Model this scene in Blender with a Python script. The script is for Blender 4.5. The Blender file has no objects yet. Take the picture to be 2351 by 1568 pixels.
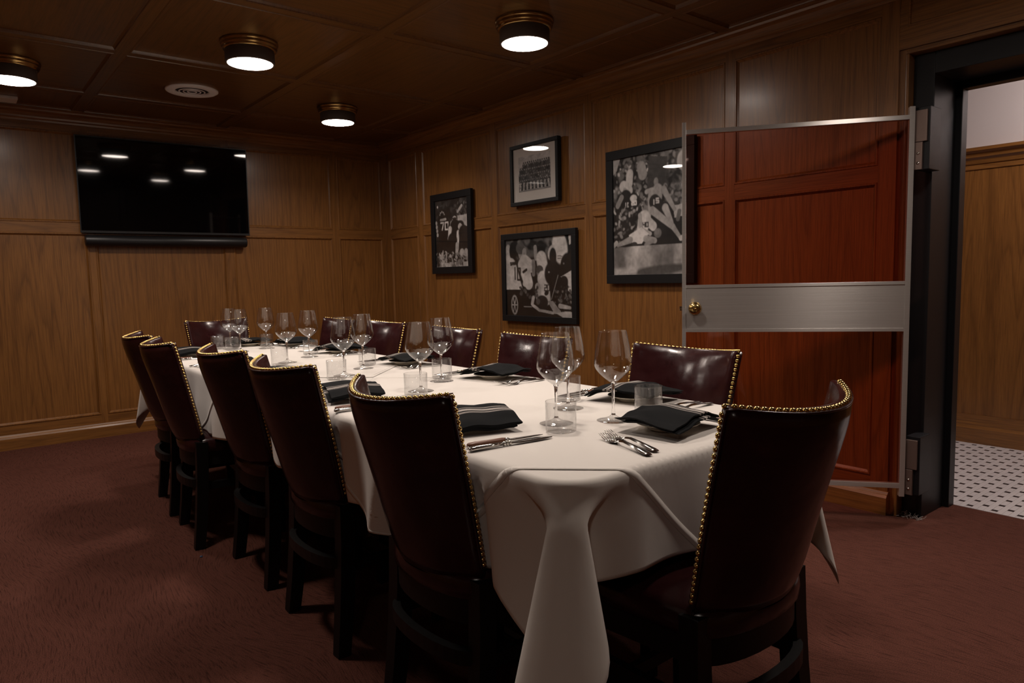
import bpy, bmesh, math, random
import numpy as np
from mathutils import Vector, Matrix
random.seed(7)
rng = np.random.RandomState(5)
SC = bpy.context.scene
COL = SC.collection
PI = math.pi

# ---------------------------------------------------------------- camera
CAM_F, CAM_W, CAM_H = 1611.9, 2351, 1568
yaw, pit, rol = math.radians(51.13), math.radians(-5.23), math.radians(-1.27)
fw = Vector((-math.sin(yaw)*math.cos(pit), math.cos(yaw)*math.cos(pit), math.sin(pit)))
sd = fw.cross(Vector((0, 0, 1))).normalized()
up = sd.cross(fw)
s2 = sd*math.cos(rol) + up*math.sin(rol)
u2 = -sd*math.sin(rol) + up*math.cos(rol)
cam_d = bpy.data.cameras.new('camera')
cam = bpy.data.objects.new('camera', cam_d)
COL.objects.link(cam)
m3 = Matrix((s2, u2, -fw)).transposed()
cam.matrix_world = Matrix.Translation(Vector((6.227, -3.448, 1.17))) @ m3.to_4x4()
cam_d.sensor_width = 36
cam_d.lens = CAM_F/CAM_W*36
cam_d.clip_start = 0.02
SC.camera = cam

# ---------------------------------------------------------------- world, exposure
w = bpy.data.worlds.new('world'); SC.world = w; w.use_nodes = True
w.node_tree.nodes['Background'].inputs[0].default_value = (0.5, 0.45, 0.42, 1)
w.node_tree.nodes['Background'].inputs[1].default_value = 0.0
SC.view_settings.view_transform = 'Standard'
SC.view_settings.look = 'None'
SC.view_settings.gamma = 1
SC.view_settings.use_curve_mapping = False
SC.view_settings.exposure = 0.03
SC.cycles.use_denoising = True
SC.cycles.max_bounces = 8
SC.cycles.glossy_bounces = 4
SC.cycles.transmission_bounces = 8
SC.cycles.adaptive_threshold = 0.03
SC.cycles.diffuse_bounces = 3
SC.cycles.transparent_max_bounces = 32
SC.cycles.caustics_reflective = False
SC.cycles.caustics_refractive = False
LAMP_STRENGTH = 31.0      # glow of the diffuser itself
LAMP_POWER = 7.6         # light through the diffuser, watts per lamp
LAMP_SPREAD = 150
LAMP_COLOR = (1.0, 0.86, 0.76, 1)
HALL_STRENGTH = 100.0

# ================================================================ materials
MATS = {}
def newmat(name):
    m = bpy.data.materials.new(name); m.use_nodes = True
    nt = m.node_tree
    return m, nt, nt.nodes['Principled BSDF'], nt.nodes['Material Output']
def nd(nt, typ, **kw):
    n = nt.nodes.new(typ)
    for k, v in kw.items():
        if k.startswith('_'): setattr(n, k[1:], v)
        else: n.inputs[k.replace('__', ' ')].default_value = v
    return n
def ramp(nt, stops, interp='LINEAR'):
    r = nt.nodes.new('ShaderNodeValToRGB'); r.color_ramp.interpolation = interp
    els = r.color_ramp.elements
    while len(els) < len(stops): els.new(0.5)
    for e, (p, c) in zip(els, stops):
        e.position = p; e.color = (c[0], c[1], c[2], 1) if len(c) == 3 else c
    return r
def simple(name, col, rough=0.5, metal=0.0, coat=0.0, spec=0.5, coat_rough=0.03):
    m, nt, b, o = newmat(name)
    b.inputs['Base Color'].default_value = (*col, 1)
    b.inputs['Roughness'].default_value = rough
    b.inputs['Metallic'].default_value = metal
    b.inputs['Coat Weight'].default_value = coat
    b.inputs['Coat Roughness'].default_value = coat_rough
    b.inputs['Specular IOR Level'].default_value = spec
    MATS[name] = m
    return m
def oak(name, axis, dark, light, rough=0.36):
    """procedural oak, grain along axis"""
    m, nt, b, o = newmat(name); L = nt.links
    tc = nd(nt, 'ShaderNodeTexCoord'); oi = nd(nt, 'ShaderNodeObjectInfo')
    mul = nd(nt, 'ShaderNodeMath', _operation='MULTIPLY'); mul.inputs[1].default_value = 41.0
    L.new(oi.outputs['Random'], mul.inputs[0])
    add = nd(nt, 'ShaderNodeVectorMath', _operation='ADD')
    L.new(tc.outputs['Object'], add.inputs[0]); L.new(mul.outputs[0], add.inputs[1])
    def mapped(across, along):
        mp = nd(nt, 'ShaderNodeMapping'); s = [across]*3; s['XYZ'.index(axis)] = along
        mp.inputs['Scale'].default_value = s; L.new(add.outputs[0], mp.inputs['Vector']); return mp
    n1 = nd(nt, 'ShaderNodeTexNoise', Scale=1.0, Detail=1.5, Roughness=0.45, Distortion=0.15)
    L.new(mapped(3.6, 0.20).outputs[0], n1.inputs['Vector'])
    k = nd(nt, 'ShaderNodeMath', _operation='MULTIPLY'); k.inputs[1].default_value = 22.0
    L.new(n1.outputs['Fac'], k.inputs[0])
    n3 = nd(nt, 'ShaderNodeTexNoise', Scale=1.0, Detail=2.0)
    L.new(mapped(55, 3.0).outputs[0], n3.inputs['Vector'])
    k3 = nd(nt, 'ShaderNodeMath', _operation='MULTIPLY_ADD'); k3.inputs[1].default_value = 0.5
    L.new(n3.outputs['Fac'], k3.inputs[0]); L.new(k.outputs[0], k3.inputs[2])
    fr = nd(nt, 'ShaderNodeMath', _operation='FRACT'); L.new(k3.outputs[0], fr.inputs[0])
    r1 = ramp(nt, [(0.0, (0.52,)*3), (0.12, (0.78,)*3), (0.5, (1.0,)*3), (0.9, (0.88,)*3), (1.0, (0.55,)*3)])
    L.new(fr.outputs[0], r1.inputs[0])
    n2 = nd(nt, 'ShaderNodeTexNoise', Scale=1.0, Detail=3.0, Roughness=0.65)
    L.new(mapped(240, 5.0).outputs[0], n2.inputs['Vector'])
    r2 = ramp(nt, [(0.30, (0.42,)*3), (0.58, (1.0,)*3)])
    L.new(n2.outputs['Fac'], r2.inputs[0])
    n4 = nd(nt, 'ShaderNodeTexNoise', Scale=1.0, Detail=2.0)
    L.new(mapped(1.6, 0.5).outputs[0], n4.inputs['Vector'])
    mm = nd(nt, 'ShaderNodeMath', _operation='MULTIPLY'); L.new(r1.outputs[0], mm.inputs[0]); L.new(r2.outputs[0], mm.inputs[1])
    m4 = nd(nt, 'ShaderNodeMath', _operation='MULTIPLY_ADD'); m4.inputs[1].default_value = 0.5; m4.inputs[2].default_value = 0.72
    L.new(n4.outputs['Fac'], m4.inputs[0])
    m5 = nd(nt, 'ShaderNodeMath', _operation='MULTIPLY'); L.new(mm.outputs[0], m5.inputs[0]); L.new(m4.outputs[0], m5.inputs[1])
    rc = ramp(nt, [(0.0, dark), (1.0, light)])
    L.new(m5.outputs[0], rc.inputs[0]); L.new(rc.outputs[0], b.inputs['Base Color'])
    b.inputs['Roughness'].default_value = rough
    b.inputs['Coat Weight'].default_value = 0.28; b.inputs['Coat Roughness'].default_value = 0.2
    MATS[name] = m
    return m
OD, OL = (0.074, 0.0280, 0.0078), (0.282, 0.120, 0.0300)
oak('oak_z', 'Z', OD, OL); oak('oak_x', 'X', OD, OL); oak('oak_y', 'Y', OD, OL)
CD, CL = tuple(c*0.62 for c in OD), tuple(c*0.62 for c in OL)      # wall oak darkened: the ceiling's shade is put into its colour
oak('oak_ceiling_shade_x', 'X', CD, CL); oak('oak_ceiling_shade_y', 'Y', CD, CL)
simple('black_wood', (0.004, 0.0035, 0.0035), 0.45, spec=0.3)
simple('black_frame', (0.008, 0.008, 0.009), 0.5, spec=0.3)
simple('black_steel', (0.007, 0.007, 0.0085), 0.42, spec=0.35)
simple('black_plastic', (0.010, 0.010, 0.011), 0.4)
simple('screen', (0.002, 0.002, 0.0025), 0.035, spec=0.5)
simple('brass', (0.62, 0.43, 0.16), 0.22, 1.0)
simple('brass_dark', (0.45, 0.29, 0.11), 0.25, 1.0)
simple('bronze', (0.085, 0.062, 0.05), 0.5, 0.0)
simple('steel', (0.62, 0.60, 0.57), 0.16, 1.0)
simple('hinge_metal', (0.24, 0.175, 0.15), 0.5, 0.8)
simple('china', (0.74, 0.68, 0.58), 0.18)
simple('white_paint', (0.62, 0.58, 0.56), 0.5)
simple('plaster', (0.60, 0.55, 0.54), 0.7)
simple('mat_board', (0.88, 0.83, 0.78), 0.8)
simple('vent_paint', (0.80, 0.76, 0.74), 0.5)
simple('slot_shade', (0.01, 0.009, 0.009), 0.7)
simple('tile_white', (0.66, 0.62, 0.62), 0.3)
simple('tile_black', (0.02, 0.02, 0.025), 0.3)
simple('grout', (0.44, 0.40, 0.40), 0.9)
simple('blue_plastic', (0.02, 0.06, 0.16), 0.5)
simple('lint', (0.35, 0.31, 0.29), 0.9)
simple('knife_wood', (0.16, 0.055, 0.022), 0.4)
simple('felt', (0.02, 0.02, 0.02), 0.9)

def leather():
    m, nt, b, o = newmat('leather'); L = nt.links
    tc = nd(nt, 'ShaderNodeTexCoord')
    n = nd(nt, 'ShaderNodeTexNoise', Scale=7.0, Detail=6.0, Roughness=0.65, Distortion=0.8)
    L.new(tc.outputs['Object'], n.inputs['Vector'])
    r = ramp(nt, [(0.3, (0.019, 0.0042, 0.0050)), (0.60, (0.032, 0.0074, 0.0080)), (0.85, (0.056, 0.0155, 0.0145))])
    L.new(n.outputs['Fac'], r.inputs[0]); L.new(r.outputs[0], b.inputs['Base Color'])
    rr = ramp(nt, [(0.3, (0.17,)*3), (0.8, (0.30,)*3)])
    L.new(n.outputs['Fac'], rr.inputs[0]); L.new(rr.outputs[0], b.inputs['Roughness'])
    n2 = nd(nt, 'ShaderNodeTexNoise', Scale=160.0, Detail=3.0)
    L.new(tc.outputs['Object'], n2.inputs['Vector'])
    n3 = nd(nt, 'ShaderNodeTexNoise', Scale=10.0, Detail=2.0)
    L.new(tc.outputs['Object'], n3.inputs['Vector'])
    bp = nd(nt, 'ShaderNodeBump', Strength=0.12, Distance=0.001); L.new(n2.outputs['Fac'], bp.inputs['Height'])
    bp2 = nd(nt, 'ShaderNodeBump', Strength=0.55, Distance=0.008); L.new(n3.outputs['Fac'], bp2.inputs['Height'])
    L.new(bp.outputs[0], bp2.inputs['Normal']); L.new(bp2.outputs[0], b.inputs['Normal'])
    b.inputs['Specular IOR Level'].default_value = 0.42
    MATS['leather'] = m
leather()

def carpet():
    m, nt, b, o = newmat('carpet'); L = nt.links
    tc = nd(nt, 'ShaderNodeTexCoord')
    # wavy dark streaks
    mp = nd(nt, 'ShaderNodeMapping'); mp.inputs['Scale'].default_value = (13, 210, 1); mp.inputs['Rotation'].default_value = (0, 0, math.radians(-32))
    warp = nd(nt, 'ShaderNodeTexNoise', Scale=1.3, Detail=1.0)
    L.new(tc.outputs['Object'], warp.inputs['Vector'])
    wm = nd(nt, 'ShaderNodeVectorMath', _operation='MULTIPLY_ADD'); wm.inputs[1].default_value = (0.42, 0.42, 0)
    L.new(warp.outputs['Color'], wm.inputs[0]); L.new(tc.outputs['Object'], wm.inputs[2])
    L.new(wm.outputs[0], mp.inputs['Vector'])
    n1 = nd(nt, 'ShaderNodeTexNoise', Scale=1.0, Detail=3.0, Roughness=0.6); L.new(mp.outputs[0], n1.inputs['Vector'])
    r1 = ramp(nt, [(0.34, (0.058, 0.0205, 0.0140)), (0.46, (0.110, 0.0400, 0.0275)), (0.75, (0.132, 0.049, 0.0345))])
    L.new(n1.outputs['Fac'], r1.inputs[0])
    n2 = nd(nt, 'ShaderNodeTexNoise', Scale=330.0, Detail=3.0); L.new(tc.outputs['Object'], n2.inputs['Vector'])
    mx = nd(nt, 'ShaderNodeMixRGB', _blend_type='MULTIPLY'); mx.inputs[0].default_value = 0.75
    r2 = ramp(nt, [(0.3, (0.35,)*3), (0.65, (1.25,)*3)]); L.new(n2.outputs['Fac'], r2.inputs[0])
    L.new(r1.outputs[0], mx.inputs[1]); L.new(r2.outputs[0], mx.inputs[2])
    L.new(mx.outputs[0], b.inputs['Base Color'])
    b.inputs['Roughness'].default_value = 0.95; b.inputs['Specular IOR Level'].default_value = 0.1
    ad = nd(nt, 'ShaderNodeMath', _operation='ADD'); L.new(n2.outputs['Fac'], ad.inputs[0]); L.new(n1.outputs['Fac'], ad.inputs[1])
    bp = nd(nt, 'ShaderNodeBump', Strength=0.6, Distance=0.004); L.new(ad.outputs[0], bp.inputs['Height']); L.new(bp.outputs[0], b.inputs['Normal'])
    MATS['carpet'] = m
carpet()

def linen():
    m, nt, b, o = newmat('linen'); L = nt.links
    b.inputs['Base Color'].default_value = (0.80, 0.755, 0.70, 1)
    b.inputs['Roughness'].default_value = 0.85
    b.inputs['Sheen Weight'].default_value = 0.15
    tc = nd(nt, 'ShaderNodeTexCoord')
    n1 = nd(nt, 'ShaderNodeTexNoise', Scale=5.0, Detail=3.0, Distortion=0.4); L.new(tc.outputs['Object'], n1.inputs['Vector'])
    bp = nd(nt, 'ShaderNodeBump', Strength=0.25, Distance=0.012); L.new(n1.outputs['Fac'], bp.inputs['Height']); L.new(bp.outputs[0], b.inputs['Normal'])
    MATS['linen'] = m
linen()

def napkin_mat():
    m, nt, b, o = newmat('napkin_cloth'); L = nt.links
    at = nd(nt, 'ShaderNodeAttribute'); at.attribute_name = 'UVMap'
    sp = nd(nt, 'ShaderNodeSeparateXYZ'); L.new(at.outputs['Vector'], sp.inputs[0])
    k, wht = (0.0065, 0.0072, 0.0080), (0.42, 0.38, 0.35)
    s0 = 0.545; st = [(0.0, k)]
    for a, wd in ((0.0, .006), (.011, .006), (.022, .006), (.052, .042), (.118, .006), (.129, .006), (.140, .006)):
        st += [(s0+a, wht), (s0+a+wd, k)]
    r = ramp(nt, st, 'CONSTANT')
    L.new(sp.outputs['X'], r.inputs[0]); L.new(r.outputs[0], b.inputs['Base Color'])
    b.inputs['Roughness'].default_value = 0.9; b.inputs['Specular IOR Level'].default_value = 0.15
    MATS['napkin_cloth'] = m
napkin_mat()

def thin_glass(name, tint, ior=1.45, gloss=0.02, strength=1.0):
    m, nt, b, o = newmat(name); L = nt.links
    nt.nodes.remove(b)
    tr = nd(nt, 'ShaderNodeBsdfTransparent'); tr.inputs[0].default_value = (*tint, 1)
    gl = nd(nt, 'ShaderNodeBsdfGlossy', Roughness=gloss)
    fr = nd(nt, 'ShaderNodeFresnel', IOR=ior)
    mx = nd(nt, 'ShaderNodeMixShader')
    k = nd(nt, 'ShaderNodeMath', _operation='MULTIPLY'); k.inputs[1].default_value = strength; k.use_clamp = True
    ge = nd(nt, 'ShaderNodeNewGeometry')      # same index from either side: a thin sheet
    iv = nd(nt, 'ShaderNodeMapRange'); iv.inputs['To Min'].default_value = ior; iv.inputs['To Max'].default_value = 1/ior
    L.new(ge.outputs['Backfacing'], iv.inputs['Value']); L.new(iv.outputs[0], fr.inputs['IOR'])
    L.new(fr.outputs[0], k.inputs[0]); L.new(k.outputs[0], mx.inputs[0])
    L.new(tr.outputs[0], mx.inputs[1]); L.new(gl.outputs[0], mx.inputs[2])
    L.new(mx.outputs[0], o.inputs['Surface'])
    MATS[name] = m
thin_glass('glass', (0.985, 0.985, 0.985), 1.75, 0.01)
def solid_glass():
    m, nt, b, o = newmat('glass_thick'); nt.nodes.remove(b)
    g = nd(nt, 'ShaderNodeBsdfGlass', IOR=1.5, Roughness=0.0)
    nt.links.new(g.outputs[0], o.inputs['Surface']); MATS['glass_thick'] = m
solid_glass()
thin_glass('picture_glass', (0.97, 0.97, 0.97), 1.5, 0.01, 0.9)
thin_glass('amber_glass', (0.86, 0.60, 0.54), 1.45, 0.03, 0.5)

def brushed():
    m, nt, b, o = newmat('brushed_aluminium'); L = nt.links
    tc = nd(nt, 'ShaderNodeTexCoord'); mp = nd(nt, 'ShaderNodeMapping')
    mp.inputs['Scale'].default_value = (2.0, 2.0, 420.0)
    L.new(tc.outputs['Object'], mp.inputs['Vector'])
    n = nd(nt, 'ShaderNodeTexNoise', Scale=1.0, Detail=4.0); L.new(mp.outputs[0], n.inputs['Vector'])
    r = ramp(nt, [(0.3, (0.56, 0.53, 0.50)), (0.7, (0.68, 0.65, 0.62))]); L.new(n.outputs['Fac'], r.inputs[0])
    L.new(r.outputs[0], b.inputs['Base Color'])
    b.inputs['Metallic'].default_value = 0.72
    b.inputs['Roughness'].default_value = 0.33
    b.inputs['Anisotropic'].default_value = 0.85; b.inputs['Anisotropic Rotation'].default_value = 0.25
    tg = nd(nt, 'ShaderNodeTangent'); tg.direction_type = 'RADIAL'; tg.axis = 'Z'; L.new(tg.outputs[0], b.inputs['Tangent'])
    bp = nd(nt, 'ShaderNodeBump', Strength=0.25, Distance=0.001); L.new(n.outputs['Fac'], bp.inputs['Height']); L.new(bp.outputs[0], b.inputs['Normal'])
    MATS['brushed_aluminium'] = m
brushed()

def emit(name, col, s):
    m, nt, b, o = newmat(name)
    b.inputs['Base Color'].default_value = (0.8, 0.8, 0.8, 1)
    b.inputs['Emission Color'].default_value = col
    b.inputs['Emission Strength'].default_value = s
    MATS[name] = m
emit('diffuser', LAMP_COLOR, LAMP_STRENGTH)
emit('diffuser_fill', LAMP_COLOR, LAMP_STRENGTH*0.4)  # weaker glow for the added fill lamp
emit('hall_diffuser', (1.0, 0.88, 0.84, 1), HALL_STRENGTH)

def print_mat():
    m, nt, b, o = newmat('photo_print'); L = nt.links
    at = nd(nt, 'ShaderNodeVertexColor'); at.layer_name = 'Col'
    L.new(at.outputs['Color'], b.inputs['Base Color'])
    b.inputs['Roughness'].default_value = 0.5
    MATS['photo_print'] = m
print_mat()

# ================================================================ mesh helpers
def tag(o, label=None, cat=None, group=None, kind=None):
    if label: o['label'] = label
    if cat: o['category'] = cat
    if group: o['group'] = group
    if kind: o['kind'] = kind
    return o
def mk(name, verts, faces, mat, parent=None, smooth=False, uvs=None):
    me = bpy.data.meshes.new(name)
    me.from_pydata([tuple(v) for v in verts], [], faces)
    if smooth: me.polygons.foreach_set('use_smooth', [True]*len(me.polygons))
    if mat: me.materials.append(MATS[mat])
    if uvs is not None:
        uv = me.uv_layers.new(name='UVMap')
        for lp in me.loops: uv.data[lp.index].uv = uvs[lp.vertex_index]
    me.update()
    o = bpy.data.objects.new(name, me); COL.objects.link(o)
    if parent is not None: o.parent = parent
    return o
def inst(name, src, parent=None, loc=None, rot=None):
    o = bpy.data.objects.new(name, src.data); COL.objects.link(o)
    if parent is not None: o.parent = parent
    if loc is not None: o.location = loc
    if rot is not None: o.rotation_euler = rot
    return o
def empty(name, loc=(0, 0, 0), rz=0.0):
    o = bpy.data.objects.new(name, None); COL.objects.link(o)
    o.location = loc; o.rotation_euler = (0, 0, rz); o.empty_display_size = 0.1
    return o
def boxvf(lo, hi):
    x0, y0, z0 = lo; x1, y1, z1 = hi
    v = [(x0, y0, z0), (x1, y0, z0), (x1, y1, z0), (x0, y1, z0), (x0, y0, z1), (x1, y0, z1), (x1, y1, z1), (x0, y1, z1)]
    f = [(0, 3, 2, 1), (4, 5, 6, 7), (0, 1, 5, 4), (1, 2, 6, 5), (2, 3, 7, 6), (3, 0, 4, 7)]
    return v, f
def box(name, lo, hi, mat, parent=None, bevel=0.0):
    lo2 = [min(a, b) for a, b in zip(lo, hi)]; hi2 = [max(a, b) for a, b in zip(lo, hi)]
    v, f = boxvf(lo2, hi2)
    o = mk(name, v, f, mat, parent)
    if bevel:
        bm = bmesh.new(); bm.from_mesh(o.data)
        bmesh.ops.bevel(bm, geom=bm.edges[:], offset=bevel, segments=2, affect='EDGES', profile=0.6)
        bm.to_mesh(o.data); bm.free()
    return o
class MB:
    def __init__(self): self.v = []; self.f = []
    def add(self, v, f):
        n = len(self.v); self.v += [tuple(p) for p in v]; self.f += [tuple(i+n for i in q) for q in f]
    def box(self, lo, hi): self.add(*boxvf([min(a, b) for a, b in zip(lo, hi)], [max(a, b) for a, b in zip(lo, hi)]))
    def build(self, name, mat, parent=None, smooth=False): return mk(name, self.v, self.f, mat, parent, smooth)
def lathe_vf(prof, n=32, close=False):
    v, f = [], []
    for r, z in prof:
        for i in range(n):
            a = 2*PI*i/n; v.append((r*math.cos(a), r*math.sin(a), z))
    m = len(prof)
    for j in range(m-1 if not close else m):
        j2 = (j+1) % m
        for i in range(n):
            i2 = (i+1) % n
            f.append((j*n+i, j*n+i2, j2*n+i2, j2*n+i))
    return v, f
def lathe(name, prof, mat, parent=None, n=32, smooth=True, close=False, cap=(False, False)):
    v, f = lathe_vf(prof, n, close)
    m = len(prof)
    if cap[0]: f.append(tuple(range(n-1, -1, -1)))
    if cap[1]: f.append(tuple((m-1)*n+i for i in range(n)))
    o = mk(name, v, f, mat, parent, smooth)
    return o
def autosmooth(o, ang=35):
    me = o.data
    me.polygons.foreach_set('use_smooth', [True]*len(me.polygons))
    bm = bmesh.new(); bm.from_mesh(me)
    for e in bm.edges:
        if len(e.link_faces) == 2 and e.calc_face_angle() > math.radians(ang): e.smooth = False
    bm.to_mesh(me); bm.free()
    return o
def tube_vf(pts, rads, n=8, sq=False):
    """swept tube through points; rads is a radius or (rx, ry) per point"""
    pts = [Vector(p) for p in pts]; v, f = [], []
    prev = None
    for i, p in enumerate(pts):
        d = (pts[min(i+1, len(pts)-1)] - pts[max(i-1, 0)]).normalized()
        ref = Vector((0, 0, 1)) if abs(d.z) < 0.9 else Vector((0, 1, 0))
        a = d.cross(ref).normalized() if prev is None else (prev - d*prev.dot(d)).normalized()
        prev = a; b = a.cross(d).normalized()
        r = rads[i] if isinstance(rads, (list, tuple)) else rads
        rx, ry = r if isinstance(r, (list, tuple)) else (r, r)
        for k in range(n):
            if sq:
                an = PI/4 + 2*PI*k/n; c, s = math.cos(an)*1.4142, math.sin(an)*1.4142
            else:
                an = 2*PI*k/n; c, s = math.cos(an), math.sin(an)
            v.append(p + a*(c*rx) + b*(s*ry))
    for i in range(len(pts)-1):
        for k in range(n):
            k2 = (k+1) % n
            f.append((i*n+k, (i+1)*n+k, (i+1)*n+k2, i*n+k2))
    f.append(tuple(range(n))); f.append(tuple(len(v)-1-k for k in range(n)))
    return v, f
def tube(name, pts, rads, mat, parent=None, n=8, sq=False, smooth=True):
    v, f = tube_vf(pts, rads, n, sq)
    return mk(name, v, f, mat, parent, smooth and not sq)
def fixn(o):
    bm = bmesh.new(); bm.from_mesh(o.data); bmesh.ops.recalc_face_normals(bm, faces=bm.faces[:]); bm.to_mesh(o.data); bm.free(); return o

# ================================================================ room shell
ROOM_X, ROOM_Y, CEIL = 7.7, -4.95, 2.475
BEADP = [(0.0, 0.0), (0.0, 0.013), (0.004, 0.0165), (0.010, 0.0165), (0.013, 0.011), (0.018, 0.006), (0.024, 0.0)]
def bead_ring(name, M, a0, a1, z0, z1, mat, parent):
    v, f = [], []
    n = len(BEADP)
    for (i, h) in BEADP:
        for (a, z) in ((a0+i, z0+i), (a1-i, z0+i), (a1-i, z1-i), (a0+i, z1-i)):
            v.append(M(a, z, h))
    for j in range(n-1):
        for k in range(4):
            k2 = (k+1) % 4
            f.append((j*4+k, j*4+k2, (j+1)*4+k2, (j+1)*4+k))
    return fixn(mk(name, v, f, mat, parent))
def mbox(name, M, a0, a1, z0, z1, d0, d1, mat, parent):
    p, q = M(a0, z0, d0), M(a1, z1, d1)
    return box(name, p, q, mat, parent)
def panelling(wall, M, spans, ends, horiz, z_lo=0.175, z_r0=1.575, z_r1=1.65, z_hi=2.32, ztop=2.465):
    """spans: panel intervals along the wall; ends: (first, last) edge of the panelled stretch"""
    T = 0.013
    edges = [ends[0]] + [x for s in spans for x in s] + [ends[1]]
    for i in range(0, len(edges), 2):
        if edges[i+1] - edges[i] > 0.004:
            mbox('stile', M, edges[i], edges[i+1], 0.10, ztop, 0, T, 'oak_z', wall)
    for a0, a1 in spans:
        for (z0, z1) in ((0.10, z_lo), (z_r0, z_r1), (z_hi, ztop)):
            mbox('rail', M, a0, a1, z0, z1, 0, T-0.0006, horiz, wall)
        for (z0, z1) in ((z_lo, z_r0), (z_r1, z_hi)):
            mbox('panel', M, a0, a1, z0, z1, -0.004, 0.002, 'oak_z', wall)
            bead_ring('bead', M, a0, a1, z0, z1, 'oak_z', wall)
def extrude_profile(name, prof, p0, p1, inward, mat, parent=None, kind=None):
    """prof: list of (out, z) swept straight from p0 to p1; out is along inward"""
    v = []
    for p in (p0, p1):
        for o_, z in prof: v.append((p[0]+inward[0]*o_, p[1]+inward[1]*o_, z))
    n = len(prof)
    f = [(k, (k+1) % n, n+(k+1) % n, n+k) for k in range(n)]
    f.append(tuple(range(n))); f.append(tuple(range(2*n-1, n-1, -1)))
    return fixn(mk(name, v, f, mat, parent))
BASEP = [(0, 0), (0.036, 0), (0.036, 0.082), (0.030, 0.094), (0.022, 0.098), (0.016, 0.108), (0, 0.110)]
CROWNP = [(0, 2.372), (0.016, 2.372), (0.020, 2.384), (0.030, 2.392), (0.034, 2.404), (0.050, 2.424), (0.072, 2.436), (0.078, 2.446), (0.092, 2.450), (0.092, 2.475), (0, 2.475)]

# floor (carpet) runs into the doorway
fl = mk('floor', [(-0.2, ROOM_Y-0.2, 0), (ROOM_X+0.2, ROOM_Y-0.2, 0), (ROOM_X+0.2, 0.366, 0), (-0.2, 0.366, 0),
                  (-0.2, ROOM_Y-0.2, -0.08), (ROOM_X+0.2, ROOM_Y-0.2, -0.08), (ROOM_X+0.2, 0.366, -0.08), (-0.2, 0.366, -0.08)],
        [(0, 1, 2, 3), (7, 6, 5, 4), (0, 4, 5, 1), (1, 5, 6, 2), (2, 6, 7, 3), (3, 7, 4, 0)], 'carpet')
tag(fl, 'reddish brown patterned carpet with wavy dark streaks', kind='structure')

DX0, DX1, DZ = 4.80, 6.02, 2.15       # rough opening for the door
# wall with the pictures (plane y = 0)
mb = MB()
mb.box((-0.2, 0.0, 0), (DX0, 0.37, 2.6)); mb.box((DX0, 0.0, DZ), (DX1, 0.37, 2.6)); mb.box((DX1, 0.0, 0), (ROOM_X+0.2, 0.37, 2.6))
wr = mb.build('wall_right', 'oak_z'); tag(wr, 'oak panelled wall hung with framed photographs', kind='structure')
MP = lambda a, z, d: (a, -d, z)
panelling(wr, MP, [(0.123, 0.627), (0.717, 1.746), (1.814, 2.793), (2.855, 3.887), (3.947, 4.715)], (0.0, 4.795), 'oak_x')
panelling(wr, MP, [(6.15, 6.85), (6.95, 7.6)], (6.05, ROOM_X), 'oak_x')
# panelling above the door
mbox('rail', MP, 4.795, 6.05, 2.15, 2.32, 0, 0.012, 'oak_x', wr)
mbox('rail', MP, 4.795, 6.05, 2.32, 2.465, 0, 0.009, 'oak_x', wr)
bead_ring('bead', MP, 4.83, 6.02, 2.24, 2.38, 'oak_x', wr)
b1 = extrude_profile('baseboard_right', BASEP, (0, 0), (4.80, 0), (0, -1), 'oak_x'); tag(b1, 'oak baseboard under the picture wall', kind='structure')
b2 = extrude_profile('baseboard_right', BASEP, (6.05, 0), (ROOM_X, 0), (0, -1), 'oak_x'); tag(b2, 'oak baseboard right of the doorway', kind='structure')
c1 = extrude_profile('trim_1', CROWNP, (0, 0), (ROOM_X, 0), (0, -1), 'oak_x'); tag(c1, 'oak crown moulding over the picture wall', kind='structure')
# wall with the television (plane x = 0)
mb = MB(); mb.box((-0.2, ROOM_Y-0.2, 0), (0, 0.0, 2.6))
wb = mb.build('wall_back', 'oak_z'); tag(wb, 'oak panelled end wall behind the television', kind='structure')
MT = lambda a, z, d: (d, -a, z)
panelling(wb, MT, [(0.04, 0.503), (0.565, 1.481), (1.543, 2.513), (2.556, 3.52), (3.58, 4.86)], (0.0, 4.95), 'oak_y')
t = extrude_profile('baseboard_back', BASEP, (0, 0), (0, ROOM_Y), (1, 0), 'oak_y'); tag(t, 'oak baseboard under the television wall', kind='structure')
t = extrude_profile('trim_2', CROWNP, (0, 0), (0, ROOM_Y), (1, 0), 'oak_y'); tag(t, 'oak crown moulding over the television wall', kind='structure')
# the two walls behind the viewer
mb = MB(); mb.box((-0.2, ROOM_Y-0.2, 0), (ROOM_X+0.2, ROOM_Y, 2.6))
wl = mb.build('wall_left', 'oak_z'); tag(wl, 'oak panelled wall facing the picture wall', kind='structure')
panelling(wl, lambda a, z, d: (a, ROOM_Y+d, z), [(0.08+1.09*i, 1.09*(i+1)) for i in range(7)], (0, ROOM_X), 'oak_x')
mb = MB(); mb.box((ROOM_X, ROOM_Y-0.2, 0), (ROOM_X+0.2, 0.2, 2.6))
wf = mb.build('wall_front', 'oak_z'); tag(wf, 'oak panelled wall facing the television', kind='structure')
panelling(wf, lambda a, z, d: (ROOM_X-d, -a, z), [(0.08+1.2*i, 1.2*(i+1)) for i in range(4)], (0, 4.95), 'oak_y')

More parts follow.
